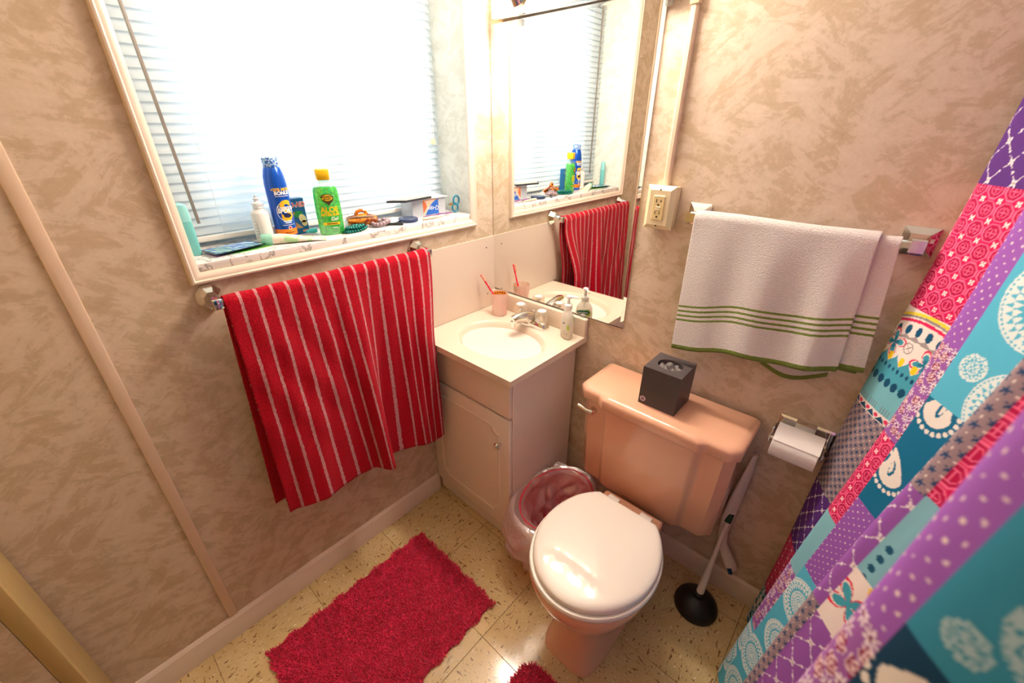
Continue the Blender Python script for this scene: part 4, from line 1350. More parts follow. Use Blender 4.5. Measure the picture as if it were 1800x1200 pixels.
W1_ = on_cyl((x, y), RC_ + 0.0006, fa_, Z); W2_ = on_cyl((x, y), RC_ + 0.0010, fa_, Z); W0_ = on_cyl((x, y), RC_ + 0.0003, fa_, Z)
def band(pts, w):
    """outline of a stroke through pts"""
    L_, R_ = [], []
    for k, p in enumerate(pts):
        a = pts[max(k - 1, 0)]; c = pts[min(k + 1, len(pts) - 1)]
        dx, dy = c[0] - a[0], c[1] - a[1]; n_ = math.hypot(dx, dy) or 1
        ww = w[k] if isinstance(w, list) else w
        L_.append((p[0] - dy / n_ * ww, p[1] + dx / n_ * ww)); R_.append((p[0] + dy / n_ * ww, p[1] - dx / n_ * ww))
    return L_, R_
def stroke(name, pts, w, wrap, mat, parent):
    L_, R_ = band(pts, w)
    V = [wrap(*p) for p in L_] + [wrap(*p) for p in R_]
    n_ = len(L_)
    F = [(k, k + 1, n_ + k + 1, n_ + k) for k in range(n_ - 1)]
    return obj(name, (np.array([tuple(v) for v in V]), F), mat, parent, smooth=0)
stroke('white_ring', [(0.024 * math.cos(a), 0.077 + 0.026 * math.sin(a)) for a in np.linspace(1.9, 5.0, 24)], 0.0007, W0_, M_WPRINT, o)
put_text('s_emblem', 'S', 0.074, M_YEL, o, lambda u, v: W0_(u + 0.002, v + 0.077), bold=0.0022)
put_text('lettering', 'SPORT', 0.0150, M_WPRINT, o, lambda u, v: W2_(u, v + 0.079), shear=0.15, bold=0.0008)
put_text('lettering', 'Coppertone', 0.0085, M_WPRINT, o, lambda u, v: W2_(u, v + 0.089), shear=0.1, bold=0.0003)
shape_patch('dark_oval', ell(0.002, 0.066, 0.011, 0.006, 20), W1_, plain('print_navy', (20, 30, 70), 0.4), o)
put_text('lettering', '+25% MORE', 0.0105, M_YEL, o, lambda u, v: W1_(u, v + 0.136), bold=0.0004)
put_text('lettering', 'BONUS', 0.0125, M_WPRINT, o, lambda u, v: W1_(u, v + 0.1265), shear=0.1, bold=0.0006)
shape_patch('underline', rect(-0.020, 0.018, 0.118, 0.1192), W1_, M_WPRINT, o)
for k in range(2):
    shape_patch('fine_print', rect(-0.012 + 0.003 * k, 0.012 - 0.003 * k, 0.050 - 0.0045 * k, 0.0525 - 0.0045 * k), W1_, M_WPRINT, o)
shape_patch('fine_print', rect(-0.017, 0.017, 0.0400, 0.0410), W1_, M_WPRINT, o)
shape_patch('seal_ring', ell(0.001, 0.0325, 0.0052, 0.0052, 18), W1_, M_WPRINT, o)
shape_patch('seal', ell(0.001, 0.0325, 0.0038, 0.0038, 16), W2_, plain('seal_red', (190, 60, 60), 0.4), o)
shape_patch('fine_print', rect(-0.014, 0.014, 0.018, 0.0205), on_cyl((x, y), RC_ + 0.0008, fa_, Z), plain('print_brown', (130, 60, 20), 0.5), o)

# bandage box
o = thing('bandage_box', 'blue bandage carton with red and white lettering behind the spray can', 'box', (-0.150, -0.695, Z))
BX, BY0, BY1, BZ = -0.1355, -0.737, -0.670, 0.103
obj('carton', box(-0.163, BX, BY0, BY1, Z, Z + BZ, 0.0008, 1), plain('carton_blue', (16, 96, 148), 0.4, vary=0.05), o)
wp = on_plane((BX + 0.0006, (BY0 + BY1) / 2, Z), (0, 1, 0), (0, 0, 1)); wp2 = on_plane((BX + 0.0010, (BY0 + BY1) / 2, Z), (0, 1, 0), (0, 0, 1))
put_text('lettering_edge', 'BAND-AID', 0.0185, M_WPRINT, o, lambda u, v: wp(u * 0.86 - 0.003, v + 0.085), bold=0.0014)
put_text('lettering', 'BAND-AID', 0.0185, plain('print_scarlet', (214, 30, 40), 0.4), o, lambda u, v: wp2(u * 0.86 - 0.003, v + 0.085), bold=0.0003)
shape_patch('green_blob', ell(0.010, 0.058, 0.014, 0.010, 20), wp, plain('print_leaf', (40, 150, 70), 0.5), o)
shape_patch('cream_blob', ell(0.020, 0.045, 0.010, 0.013, 20, rot=0.4), wp2, plain('print_cream', (232, 220, 170), 0.5), o)
shape_patch('cream_blob', ell(0.023, 0.031, 0.008, 0.009, 20), wp2, plain('print_cream_b', (226, 206, 150), 0.5), o)
shape_patch('tan_wedge', [(-0.004, 0.018), (0.018, 0.018), (-0.002, 0.036)], wp, plain('print_tan', (206, 160, 104), 0.5), o)
shape_patch('orange_blob', ell(-0.006, 0.062, 0.006, 0.005, 16), wp2, M_ORG, o)
shape_patch('fine_print', rect(0.014, 0.030, 0.006, 0.012), wp, plain('print_salmon', (226, 130, 90), 0.5), o)

# aloe gel bottle
x, y = -0.072, -0.628
o = thing('gel_bottle', 'clear bottle of bright green gel with yellow cap on the sill', 'bottle', (x, y, Z))
fa_ = facing(x, y) + 0.12
rz_ = fa_ + PI / 2
def oval_lathe(pr_, sy, seg=40, bm=None):
    return lathe(pr_, (x, y, Z), (0, 0, 1), seg, 1.0, sy, rz_, bm)
tG = NT('green_gel'); tG.t.nodes.remove(tG.b)
gd = tG.n('ShaderNodeBsdfDiffuse', i_Color=(0.03, 0.80, 0.05, 1)); gt = tG.n('ShaderNodeBsdfTranslucent', i_Color=(0.05, 0.95, 0.08, 1)); gg = tG.n('ShaderNodeBsdfGlossy', i_Roughness=0.1)
g1 = tG.n('ShaderNodeMixShader', i_0=0.6); tG.l(gd.outputs[0], g1.inputs[1]); tG.l(gt.outputs[0], g1.inputs[2])
g2 = tG.n('ShaderNodeMixShader', i_0=0.06); tG.l(g1.outputs[0], g2.inputs[1]); tG.l(gg.outputs[0], g2.inputs[2]); tG.l(g2.outputs[0], tG.out.inputs['Surface'])
bub = tG.ramp(tG.noise(tG.coords(), 120, 3), 0.35, 0.7)
col = tG.mix(bub, (0.0, 0.55, 0.04, 1), (0.06, 0.98, 0.12, 1)); tG.l(col, gd.inputs[0]); tG.l(col, gt.inputs[0])
SYB = 0.62
obj('gel', oval_lathe([(0.032, 0.001), (0.0345, 0.005), (0.0355, 0.06), (0.0345, 0.110), (0.0335, 0.124), (0.030, 0.134), (0.0, 0.136)], SYB), tG.m, o)
obj('bottle_wall', oval_lathe([(0.0335, 0.0), (0.0362, 0.005), (0.0372, 0.06), (0.0360, 0.112), (0.034, 0.130), (0.027, 0.143), (0.016, 0.149), (0.0135, 0.150), (0.0135, 0.157)], SYB), seethrough('clear_pet', (232, 250, 238), 0.1, 0.93, 0.10, 0.04), o)
obj('cap', loft([[(x + 0.0165 * s_ * (math.cos(rz_) * a + -math.sin(rz_) * c * 0.85), y + 0.0165 * s_ * (math.sin(rz_) * a + math.cos(rz_) * c * 0.85), Z + z_) for a, c in ((-1, -1), (-0.6, -1.15), (0.6, -1.15), (1, -1), (1.12, 0), (1, 1), (0.6, 1.15), (-0.6, 1.15), (-1, 1), (-1.12, 0))] for z_, s_ in ((0.1545, 0.92), (0.156, 1.0), (0.181, 1.06), (0.183, 0.98))]), plain('yellow_cap', (232, 184, 10), 0.4, vary=0.05), o, 40)
def gwrap(off):
    def f(u, v):
        th = u / 0.036 - PI / 2
        p_ = Vector(((0.0372 + off) * math.cos(th), (0.0372 + off * 1.3) * SYB * math.sin(th) - off * 0.3, 0)); p_.rotate(Matrix.Rotation(rz_, 3, 'Z'))
        return Vector((x + p_.x, y + p_.y, Z + v))
    return f
ga, gb = gwrap(0.0006), gwrap(0.0012)
M_GOLD = plain('print_gold', (240, 200, 20), 0.4, vary=0.03); M_BROWN = plain('print_umber', (70, 50, 16), 0.5)
shape_patch('badge', [(-0.019, 0.111), (-0.010, 0.117), (0.006, 0.117), (0.017, 0.110), (0.014, 0.098), (0.004, 0.090), (0.001, 0.084), (-0.003, 0.090), (-0.014, 0.098)], ga, M_BROWN, o)
shape_patch('badge_face', ell(-0.001, 0.107, 0.0145, 0.0085, 20), gwrap(0.0009), M_GOLD, o)
put_text('lettering', 'BANANA', 0.0075, M_BROWN, o, lambda u, v: gb(u * 0.95 - 0.001, v + 0.1100), bold=0.0003)
put_text('lettering', 'BOAT', 0.0075, M_BROWN, o, lambda u, v: gb(u - 0.001, v + 0.1035), bold=0.0003)
put_text('lettering', 'ALOE', 0.0215, M_GOLD, o, lambda u, v: ga(u * 0.92, v + 0.073), bold=0.0008)
put_text('lettering', 'AFTER SUN', 0.0105, M_GOLD, o, lambda u, v: ga(u * 0.98, v + 0.0595), bold=0.0006)
put_text('lettering', 'Gel', 0.0145, M_WPRINT, o, lambda u, v: ga(u + 0.008, v + 0.047), shear=0.35, bold=0.0001)
shape_patch('gold_bar', [(-0.025, 0.0335)] + rect(-0.023, 0.023, 0.0300, 0.0375), ga, M_GOLD, o)
shape_patch('fine_print', rect(-0.014, 0.016, 0.0325, 0.0350), gb, M_BROWN, o)
shape_patch('fine_print', rect(0.0, 0.014, 0.0215, 0.0230), ga, M_WPRINT, o)

# small things to the right of the gel bottle
o = obj('aqua_stopper', lathe([(0.007, 0), (0.0075, 0.002), (0.0075, 0.010), (0.006, 0.020), (0.004, 0.034), (0, 0.036)], (-0.118, -0.658, Z + 0.0085), (0.25, -1, 0.04), 16), plain('aqua_plastic', (70, 200, 204), 0.3), origin=(-0.118, -0.658, Z))
tag(o, 'small aqua plastic stopper behind the green gel bottle', 'stopper')

# crumpled plastic bag behind
Pb = np.zeros((30, 22, 3)); r5 = np.random.default_rng(11)
for i in range(30):
    for k in range(22):
        u, v = i / 29, k / 21
        Pb[i, k] = (-0.160 + 0.050 * v + 0.006 * math.sin(13 * u), -0.600 + 0.105 * u, Z + 0.002 + 0.048 * math.sin(PI * v) * math.sin(PI * min(1, u * 1.1 + 0.02)) * (0.75 + 0.25 * math.sin(17 * u + 6 * v)))
V, F = sgrid(Pb)
o = fast_mesh('plastic_bag', V, F, seethrough('bag_film', (240, 246, 248), 0.5, 0.35, 0.15, 0.1, crease=0.8, scale=40), origin=(-0.14, -0.55, Z))
tag(o, 'crumpled clear plastic bag against the blind behind the hair clip', 'bag')

# hair claw
cx, cy = -0.098, -0.512
o = thing('hair_claw', 'amber tortoiseshell hair claw clip on the sill', 'hair clip', (cx, cy, Z))
tA = NT('tortoiseshell'); tA.base(tA.mix(tA.ramp(tA.noise(tA.coords(), 70, 2), 0.4, 0.6), lin((110, 40, 10)), lin((232, 130, 30)))); tA.set(rough=0.12)
ya = Vector((0.35, 0.94, 0)); xa = Vector((-0.94, 0.35, 0))
def cl(u, v, w):
    q = Vector((cx, cy, Z)) + ya * u * 1.25 + xa * v * 1.2
    return (q.x, q.y, Z + w * 1.1)
for sgn in (-1, 1):
    Pc = np.array([[cl((u - 0.5) * 0.074, sgn * (0.004 + 0.018 * math.sin(PI * v * 0.8)), 0.010 + 0.026 * (1 - v) * (0.7 + 0.3 * math.sin(PI * u))) for v in np.linspace(0, 1, 8)] for u in np.linspace(0, 1, 16)])
    V, F = sgrid(Pc)
    j = obj('jaw', (V, F), tA.m, o, 180)
    mdj = j.modifiers.new('thickness', 'SOLIDIFY'); mdj.thickness = 0.003
    for k in range(6):
        u = (k + 0.5) / 6 - 0.5
        obj('tooth', tube([cl(u * 0.07, sgn * 0.014, 0.011), cl(u * 0.07, sgn * 0.010, 0.005), cl(u * 0.07, sgn * 0.003, 0.0026)], [0.0030, 0.0026, 0.0016], 8), tA.m, j)
obj('grip', tube([cl(-0.014, 0, 0.034), cl(-0.010, 0, 0.043), cl(0, 0, 0.047), cl(0.010, 0, 0.043), cl(0.014, 0, 0.034)], 0.0055, 10), tA.m, o)
obj('hair_pin', tube([cl(-0.038, -0.012, 0.026), cl(-0.02, -0.018, 0.031), (cl(0.015, -0.019, 0.031)), cl(0.036, -0.010, 0.027)], 0.0030, 8), plain('bronze_clip', (150, 130, 104), 0.35, 0.4), o)

def ico(bm_, c, r):
    b_ = bmesh.new(); bmesh.ops.create_icosphere(b_, subdivisions=2, radius=r)
    bmesh.ops.translate(b_, verts=b_.verts, vec=c); add(bm_, b_)
# teal bead necklace: coiled string of beads
bn_ = B()
rb = 0.0048
for lvl, (ra, rb2, cnt) in enumerate(((0.043, 0.022, 26), (0.031, 0.014, 18), (0.018, 0.006, 10), (0.034, 0.016, 20), (0.019, 0.008, 11))):
    for k in range(cnt):
        a = 2 * PI * k / cnt + lvl
        ico(bn_, Vector((-0.055 - ra * math.cos(a) * 0.3 + rb2 * math.sin(a), -0.562 + ra * math.cos(a), Z + rb + (0.0078 if lvl > 2 else 0) + 0.001 * math.sin(3 * a))), rb)
o = obj('bead_necklace', bn_, plain('teal_glass_bead', (8, 104, 96), 0.12, 0.5, vary=0.5, scale=120), origin=(-0.05, -0.56, Z))
tag(o, 'coiled string of shiny dark teal beads in front of the hair claw', 'necklace')
bn_ = B()
for k in range(16):
    a = 2 * PI * k / 16
    ico(bn_, Vector((-0.062 + 0.020 * math.sin(a), -0.468 + 0.028 * math.cos(a), Z + 0.0080 + 0.003 * (1 + math.sin(2 * a)))), 0.0078)
for k in range(5):
    ico(bn_, Vector((-0.062 + 0.006 * math.sin(k * 2.1), -0.468 + 0.014 * math.cos(k * 2.1), Z + 0.0185)), 0.0075)
o = obj('bead_bracelet', bn_, plain('mauve_stone_bead', (150, 128, 134), 0.2, 0.1, vary=0.35, scale=90), origin=(-0.062, -0.47, Z))
tag(o, 'bracelet of chunky mauve grey beads beside the black pen', 'bracelet')

# papers, pen, compact
o = obj('paper_sheet', quad([(-0.100, -0.455), (-0.048, -0.437), (-0.070, -0.362), (-0.122, -0.380)], Z + 0.006, 0.0008), plain('pale_mint_paper', (224, 236, 230), 0.6, vary=0.06, scale=30), origin=(-0.08, -0.41, Z))
o.rotation_euler = (0.10, 0.0, 0.0); tag(o, 'loose pale mint slip of paper between bracelet and swab box', 'paper')
o = thing('pen', 'short black pen lying near the sill edge', 'pen', (-0.03, -0.43, Z))
obj('barrel', tube([(-0.052, -0.452, Z + 0.0048), (-0.028, -0.424, Z + 0.0048), (-0.018, -0.412, Z + 0.0048)], [0.0042, 0.0046, 0.0046], 12), M_DARK, o)
obj('end_ring', tube([(-0.018, -0.412, Z + 0.0048), (-0.0165, -0.4105, Z + 0.0048)], 0.0040, 12), plain('grey_ring', (110, 112, 120), 0.3), o)
o = thing('compact', 'round dark blue compact lying before the swab box', 'compact', (-0.058, -0.362, Z))
M_NAVYP = plain('navy_plastic', (44, 58, 92), 0.25, vary=0.04)
obj('case_base', lathe([(0.032, 0), (0.034, 0.002), (0.034, 0.006)], (-0.058, -0.362, Z), (0, 0, 1), 40), M_NAVYP, o)
obj('case_lid', lathe([(0.034, 0.0063), (0.034, 0.010), (0.031, 0.0125), (0, 0.0130)], (-0.058, -0.362, Z), (0, 0, 1), 40), M_NAVYP, o)

# swab box, upside down
o = thing('swab_box', 'white cotton swab box with upside-down blue logo on the sill', 'box', (-0.115, -0.25, Z))
QX, QY0, QY1, QH = -0.088, -0.318, -0.168, 0.060
obj('tray', box(-0.160, QX, QY0, QY1, Z, Z + QH, 0.0012, 1), seethrough('swab_tray', (226, 230, 236), 0.4, 0.12, 0.08), o)
obj('lid_flap', box(-0.165, QX + 0.006, QY0 - 0.006, QY1 + 0.010, Z + QH + 0.0003, Z + QH + 0.0016), M_WHITE, o, 0)
wq = on_plane((QX + 0.0006, (QY0 + QY1) / 2, Z), (0, 1, 0), (0, 0, 1)); wq2 = on_plane((QX + 0.0010, (QY0 + QY1) / 2, Z), (0, 1, 0), (0, 0, 1)); wq3 = on_plane((QX + 0.0014, (QY0 + QY1) / 2, Z), (0, 1, 0), (0, 0, 1))
shape_patch('photo_print', rect(-0.030, 0.040, 0.006, 0.057), wq, plain('print_skin', (232, 186, 160), 0.5, vary=0.15, scale=60), o)
shape_patch('photo_edge', [(-0.030, 0.010), (-0.012, 0.034), (-0.018, 0.048), (-0.030, 0.056)], wq2, plain('print_terracotta', (200, 104, 60), 0.5), o)
shape_patch('blue_swoosh', [(-0.022, 0.004), (0.040, 0.004), (0.040, 0.056), (0.024, 0.051), (0.008, 0.041), (-0.006, 0.026)], wq2, plain('print_royal', (30, 92, 180), 0.4, vary=0.04), o)
put_text('lettering', 'Q-tips', 0.0200, M_WPRINT, o, lambda u, v: wq3(u + 0.016, v + 0.025), turn=PI, shear=0.2)
o = thing('flat_case', 'slim dark case lying on top of the swab box', 'case', (-0.115, -0.30, Z + QH + 0.002))
zc = Z + QH + 0.0019
pc = [(-0.100, -0.412), (-0.058, -0.365), (-0.082, -0.235), (-0.136, -0.265)]
obj('shell', quad(pc, zc, 0.0065), plain('charcoal_case', (48, 52, 60), 0.35), o)
ins = [(-0.095 + (p[0] + 0.095) * 0.9, -0.30 + (p[1] + 0.30) * 0.9) for p in pc]
obj('face', quad(ins, zc + 0.0066, 0.0006), plain('mottled_face', (170, 160, 140), 0.3, vary=0.4, scale=60), o)
Pb = np.zeros((14, 12, 3))
for i in range(14):
    for k in range(12):
        u, v = i / 13, k / 11
        Pb[i, k] = (-0.150 + 0.035 * v, -0.240 + 0.060 * u, zc + 0.0005 + 0.026 * math.sin(PI * v) * math.sin(PI * u) * (0.7 + 0.3 * math.sin(15 * u + 9 * v)))
V, F = sgrid(Pb)
o = fast_mesh('plastic_wrapper', V, F, seethrough('wrapper_film', (250, 246, 246), 0.5, 0.3, 0.15, 0.1, crease=0.8, scale=60), origin=(-0.135, -0.21, zc))
tag(o, 'crumpled clear wrapper on top of the swab box', 'wrapper')

# scissors by the right jamb
o = thing('scissors', 'scissors with teal blue loop handles by the right jamb', 'scissors', (-0.08, -0.14, Z))
M_TEALB = plain('scissor_teal', (28, 120, 150), 0.3)
for k, (cz, cy_, r_) in enumerate(((0.0455, -0.136, 0.016), (0.0190, -0.140, 0.0155))):
    pts = [(-0.062 - 0.004 * k, cy_ + r_ * 0.85 * math.cos(a), Z + cz + r_ * math.sin(a)) for a in np.linspace(0, 2 * PI, 21)]
    h = obj('handle_loop', tube(pts, 0.0034, 8, caps=False), M_TEALB, o)
for dz in (0.036, 0.028):
    obj('blade', loft([[(-0.066, -0.152, Z + dz - 0.004), (-0.063, -0.152, Z + dz - 0.004), (-0.063, -0.152, Z + dz + 0.004), (-0.066, -0.152, Z + dz + 0.004)], [(-0.080, -0.164, Z + 0.031), (-0.078, -0.164, Z + 0.031), (-0.078, -0.164, Z + 0.033), (-0.080, -0.164, Z + 0.033)]]), M_CHROME, o, 20)

# ribbon and comb in front of the swab box
rp = [(-0.050, -0.300, Z + 0.004), (-0.046, -0.275, Z + 0.007), (-0.052, -0.25, Z + 0.003), (-0.046, -0.225, Z + 0.008), (-0.050, -0.20, Z + 0.004), (-0.046, -0.178, Z + 0.006)]
Pr = np.array([[(px + dx, py, pz + dz) for dx, dz in ((-0.006, 0.002), (0, 0), (0.006, 0.0015))] for px, py, pz in rp])
V, F = sgrid(Pr)
o = obj('ribbon', (V, F), plain('purple_ribbon', (128, 58, 128), 0.5, vary=0.2), None, 180, origin=(-0.05, -0.24, Z))
mdj = o.modifiers.new('thickness', 'SOLIDIFY'); mdj.thickness = 0.0015
tag(o, 'wavy purple ribbon in front of the swab box', 'ribbon')
o = thing('comb', 'short cream comb on the sill before the swab box', 'comb', (-0.03, -0.27, Z))
M_CREAM = plain('cream_plastic', (232, 206, 176), 0.35)
obj('spine', tube([(-0.034, -0.318, Z + 0.0055), (-0.030, -0.285, Z + 0.0065), (-0.028, -0.23, Z + 0.0055)], [0.004, 0.0048, 0.003], 8), M_CREAM, o)
cb = B()
for k in range(14):
    yy = -0.312 + k * 0.0055
    box(-0.040 + 0.0002 * k, -0.033 + 0.0002 * k, yy - 0.0008, yy + 0.0008, Z + 0.0008, Z + 0.0036, bm=cb)
obj('teeth', cb, M_CREAM, o, 0)

# ------------------------------------------------------------------ shower curtain
CP = np.array([(1.306, -.012, .03), (1.270, -.045, .035), (1.30, -.11, .05), (1.338, -.17, .06), (1.325, -.225, .07), (1.306, -.27, .075), (1.325, -.315, .08),
               (1.375, -.385, .09), (1.425, -.46, .09), (1.42, -.53, .09), (1.36, -.585, .10), (1.305, -.625, .10), (1.323, -.66, .10), (1.370, -.72, .10), (1.375, -.78, .10),
               (1.315, -.845, .09), (1.262, -.89, .09), (1.275, -.935, .09), (1.34, -1.0, .09), (1.40, -1.07, .10), (1.39, -1.15, .10), (1.33, -1.22, .10), (1.33, -1.28, .10), (1.40, -1.36, .10), (1.36, -1.46, .10)])
def plan_curve():
    Pp = np.vstack([2 * CP[0] - CP[1], CP, 2 * CP[-1] - CP[-2]])
    out = []
    t = np.linspace(0, 1, 160, endpoint=False)[:, None]
    for i in range(len(CP) - 1):
        p0, p1, p2, p3 = Pp[i:i + 4]
        out.append(.5 * (2 * p1 + (p2 - p0) * t + (2 * p0 - 5 * p1 + 4 * p2 - p3) * t ** 2 + (3 * p1 - p0 - 3 * p2 + p3) * t ** 3))
    C = np.vstack(out + [CP[-1:]])
    s = np.concatenate([[0], np.cumsum(np.hypot(np.diff(C[:, 0]), np.diff(C[:, 1])))])
    return C, s
Cc, Sc = plan_curve()
S_END = Sc[-1]
S_ = np.concatenate([np.arange(0, 1.20, 0.0017), np.arange(1.20, S_END, 0.012)])
Zc_ = np.concatenate([np.arange(0.012, 1.56, 0.0018), np.linspace(1.56, 1.985, 16)])
Xs, Ys, Ks = (np.interp(S_, Sc, Cc[:, k]) for k in range(3))
SS, ZZ = np.meshgrid(S_, Zc_, indexing='ij')
flare = np.clip((0.5 - ZZ) / 0.5, 0, 1) ** 2
XX = Xs[:, None] + Ks[:, None] * (ZZ - 1.1) + 0.006 * np.sin(5 * ZZ + 9 * SS) - 0.012 * flare * np.exp(-((SS - 0.33) / 0.08) ** 2)
YY = np.broadcast_to(Ys[:, None], ZZ.shape) + 0.003 * np.sin(4 * ZZ + 14 * SS)
CV, CF = sgrid(np.stack([XX, YY, ZZ], -1))

# --- printed patchwork, painted in cloth coordinates (u along the cloth, v up)
U_, V_ = SS.ravel(), ZZ.ravel()
def C3(r, g, b_):
    return np.array(lin((r, g, b_)))
class Pt_:
    def __init__(s, u, v):
        s.u, s.v = u, v
        s.c = np.zeros((len(u), 3))
    def fill(s, col):
        s.c[:] = col; return s
    def put(s, m, col):
        s.c[m] = col
def pink(u, v):
    P_ = Pt_(u, v).fill(C3(206, 10, 86))
    a, b_ = u / 0.034, v / 0.034
    da, db = a - np.round(a), b_ - np.round(b_)
    o_ = np.maximum(np.maximum(abs(da), abs(db)), (abs(da) + abs(db)) * 0.74)
    P_.put(o_ < 0.43, C3(180, 2, 72))
    lt = C3(240, 110, 150)
    P_.put((o_ > 0.395) & (o_ < 0.465), lt)
    r = np.hypot(da, db)
    P_.put((abs(r - 0.24) < 0.022), lt)
    P_.put((np.minimum(abs(da), abs(db)) < 0.02) & (r < 0.20), lt)
    ea, eb = a - 0.5 - np.round(a - 0.5), b_ - 0.5 - np.round(b_ - 0.5)
    r2, th = np.hypot(ea, eb), np.arctan2(eb, ea)
    P_.put((r2 < 0.04 + 0.14 * np.abs(np.sin(2 * th))) , C3(250, 226, 226))
    return P_.c
def lattice(base):
    def f(u, v):
        P_ = Pt_(u, v).fill(base)
        L_ = 0.050
        p, q = (u + v * 0.8) / L_, (u - v * 0.8) / L_
        dp, dq = p - np.round(p), q - np.round(q)
        w_ = C3(232, 222, 226)
        dots = (np.sin(V_sel * 3200) > -0.3) if False else True
        P_.put(((abs(dp) < 0.022) & (np.sin(q * 84) > -0.2)) | ((abs(dq) < 0.022) & (np.sin(p * 84) > -0.2)), w_)
        r, th = np.hypot(dp, dq), np.arctan2(dq, dp)
        P_.put(r < 0.05 + 0.11 * abs(np.cos(2 * th)), w_)
        e = np.hypot(p - .5 - np.round(p - .5), dq) < 0.055
        P_.put(e, w_)
        P_.put(np.hypot(dp, q - .5 - np.round(q - .5)) < 0.055, w_)
        P_.put(r < 0.035, C3(150, 140, 120))
        return P_.c
    return f
def lavdots(u, v):
    P_ = Pt_(u, v).fill(C3(148, 88, 176))
    L_ = 0.0185
    a, b_ = u / L_, v / L_
    for o_ in (0.0, 0.5):
        da, db = a - o_ - np.round(a - o_), b_ - o_ - np.round(b_ - o_)
        P_.put(np.hypot(da, db) < 0.085, C3(232, 212, 206))
    return P_.c
def jitter(u, v, L_, seed):
    """nearest jittered-grid centre: local offsets and a random number per cell"""
    best = np.full(len(u), 9.0); bx_ = np.zeros(len(u)); by_ = np.zeros(len(u)); rn = np.zeros(len(u))
    for di in (-1, 0, 1):
        for dj in (-1, 0, 1):
            i, j = np.floor(u / L_) + di, np.floor(v / L_) + dj
            h1 = np.modf(np.abs(np.sin(i * 127.1 + j * 311.7 + seed) * 43758.5))[0]; h2 = np.modf(np.abs(np.sin(i * 269.5 + j * 183.3 + seed) * 24634.6))[0]
            x_, y_ = u / L_ - (i + 0.2 + 0.6 * h1), v / L_ - (j + 0.2 + 0.6 * h2)
            d = np.hypot(x_, y_); m = d < best
            best[m] = d[m]; bx_[m] = x_[m]; by_[m] = y_[m]; rn[m] = np.modf(h1 * 7.3 + h2 * 3.1)[0][m]
    return bx_, by_, rn
def floral(u, v):
    P_ = Pt_(u, v).fill(C3(150, 90, 164))
    x_, y_, rn = jitter(u, v, 0.020, 3.0)
    r, th = np.hypot(x_, y_), np.arctan2(y_, x_)
    dz_ = rn < 0.55
    P_.put(dz_ & (r < 0.26 + 0.20 * np.cos(8 * th)), C3(244, 232, 232))
    P_.put(dz_ & (r < 0.10), C3(120, 30, 60))
    rs_ = ~dz_
    P_.put(rs_ & (r < 0.46 + 0.05 * np.cos(5 * th)), C3(236, 214, 220))
    P_.put(rs_ & (r < 0.40 + 0.05 * np.cos(5 * th + 1)), C3(136, 28, 66))
    P_.put(rs_ & (np.abs(r - 0.24 - 0.05 * np.cos(3 * th)) < 0.045), C3(236, 204, 214))
    P_.put(rs_ & (r < 0.10), C3(240, 214, 220))
    return P_.c
def medal(cs, base=(84, 182, 212), pale=(226, 236, 236)):
    def f(u, v):
        P_ = Pt_(u, v).fill(C3(*base))
        w_, t_ = C3(*pale), C3(*base)
        for cu, cv, R_, asp in cs:
            x_, y_ = (u - cu) / R_ * asp, (v - cv) / R_
            r, th = np.hypot(x_, y_), np.arctan2(y_, x_)
            n_ = 28 if R_ > 0.03 else 14
            P_.put(r < 1.0, w_)
            P_.put((abs(r - 0.94) < 0.02) & (np.cos(2 * n_ * th) > -0.2), t_)
            P_.put((r > 0.74) & (r < 0.88) & (np.abs(((th * n_ / (2 * PI)) % 1) - 0.5) * 2 < (0.88 - r) * 5), t_)
            P_.put((r > 0.50) & (r < 0.73), t_)
            P_.put((r > 0.50) & (r < 0.73) & (np.sin(n_ * 0.5 * th + 9 * r) * np.sin(n_ * 0.5 * th - 9 * r) > 0.12), w_)
            P_.put((r > 0.36) & (r < 0.46) & (np.cos(n_ * th) > 0.25), t_)
            P_.put((abs(r - 0.30) < 0.018) | (abs(r - 0.20) < 0.015) | (abs(r - 0.12) < 0.015), t_)
        return P_.c
    return f
def paisley(cs, base=(2, 104, 142)):
    def f(u, v):
        P_ = Pt_(u, v).fill(C3(*base))
        w_ = C3(236, 228, 220)
        for cu, cv, R_, sg in cs:
            x_, y_ = (u - cu) / R_ * sg, (v - cv) / R_
            bend = x_ - 0.35 * np.clip(y_, 0, 2) ** 2
            rad = np.hypot(bend * (1 + 0.9 * np.clip(y_, 0, 1.6)), y_ * np.where(y_ > 0, 0.62, 1.0))
            P_.put(rad < 0.80, w_)
            P_.put((np.hypot(bend * 1.8 - 0.1, y_ * 0.75 - 0.15) < 0.34), C3(*base))
            P_.put((np.hypot(bend * 3 - 0.35, y_ * 0.9 - 0.25) < 0.32), w_)
            r, th = np.hypot(x_, y_), np.arctan2(y_, x_)
            k = np.round(th / 0.30) * 0.30
            dd_ = np.hypot(r * np.cos(th - k) - 1.12, r * np.sin(th - k))
            P_.put((dd_ < 0.13) & (th < 1.0) & (th > -3.0), w_)
        return P_.c
    return f
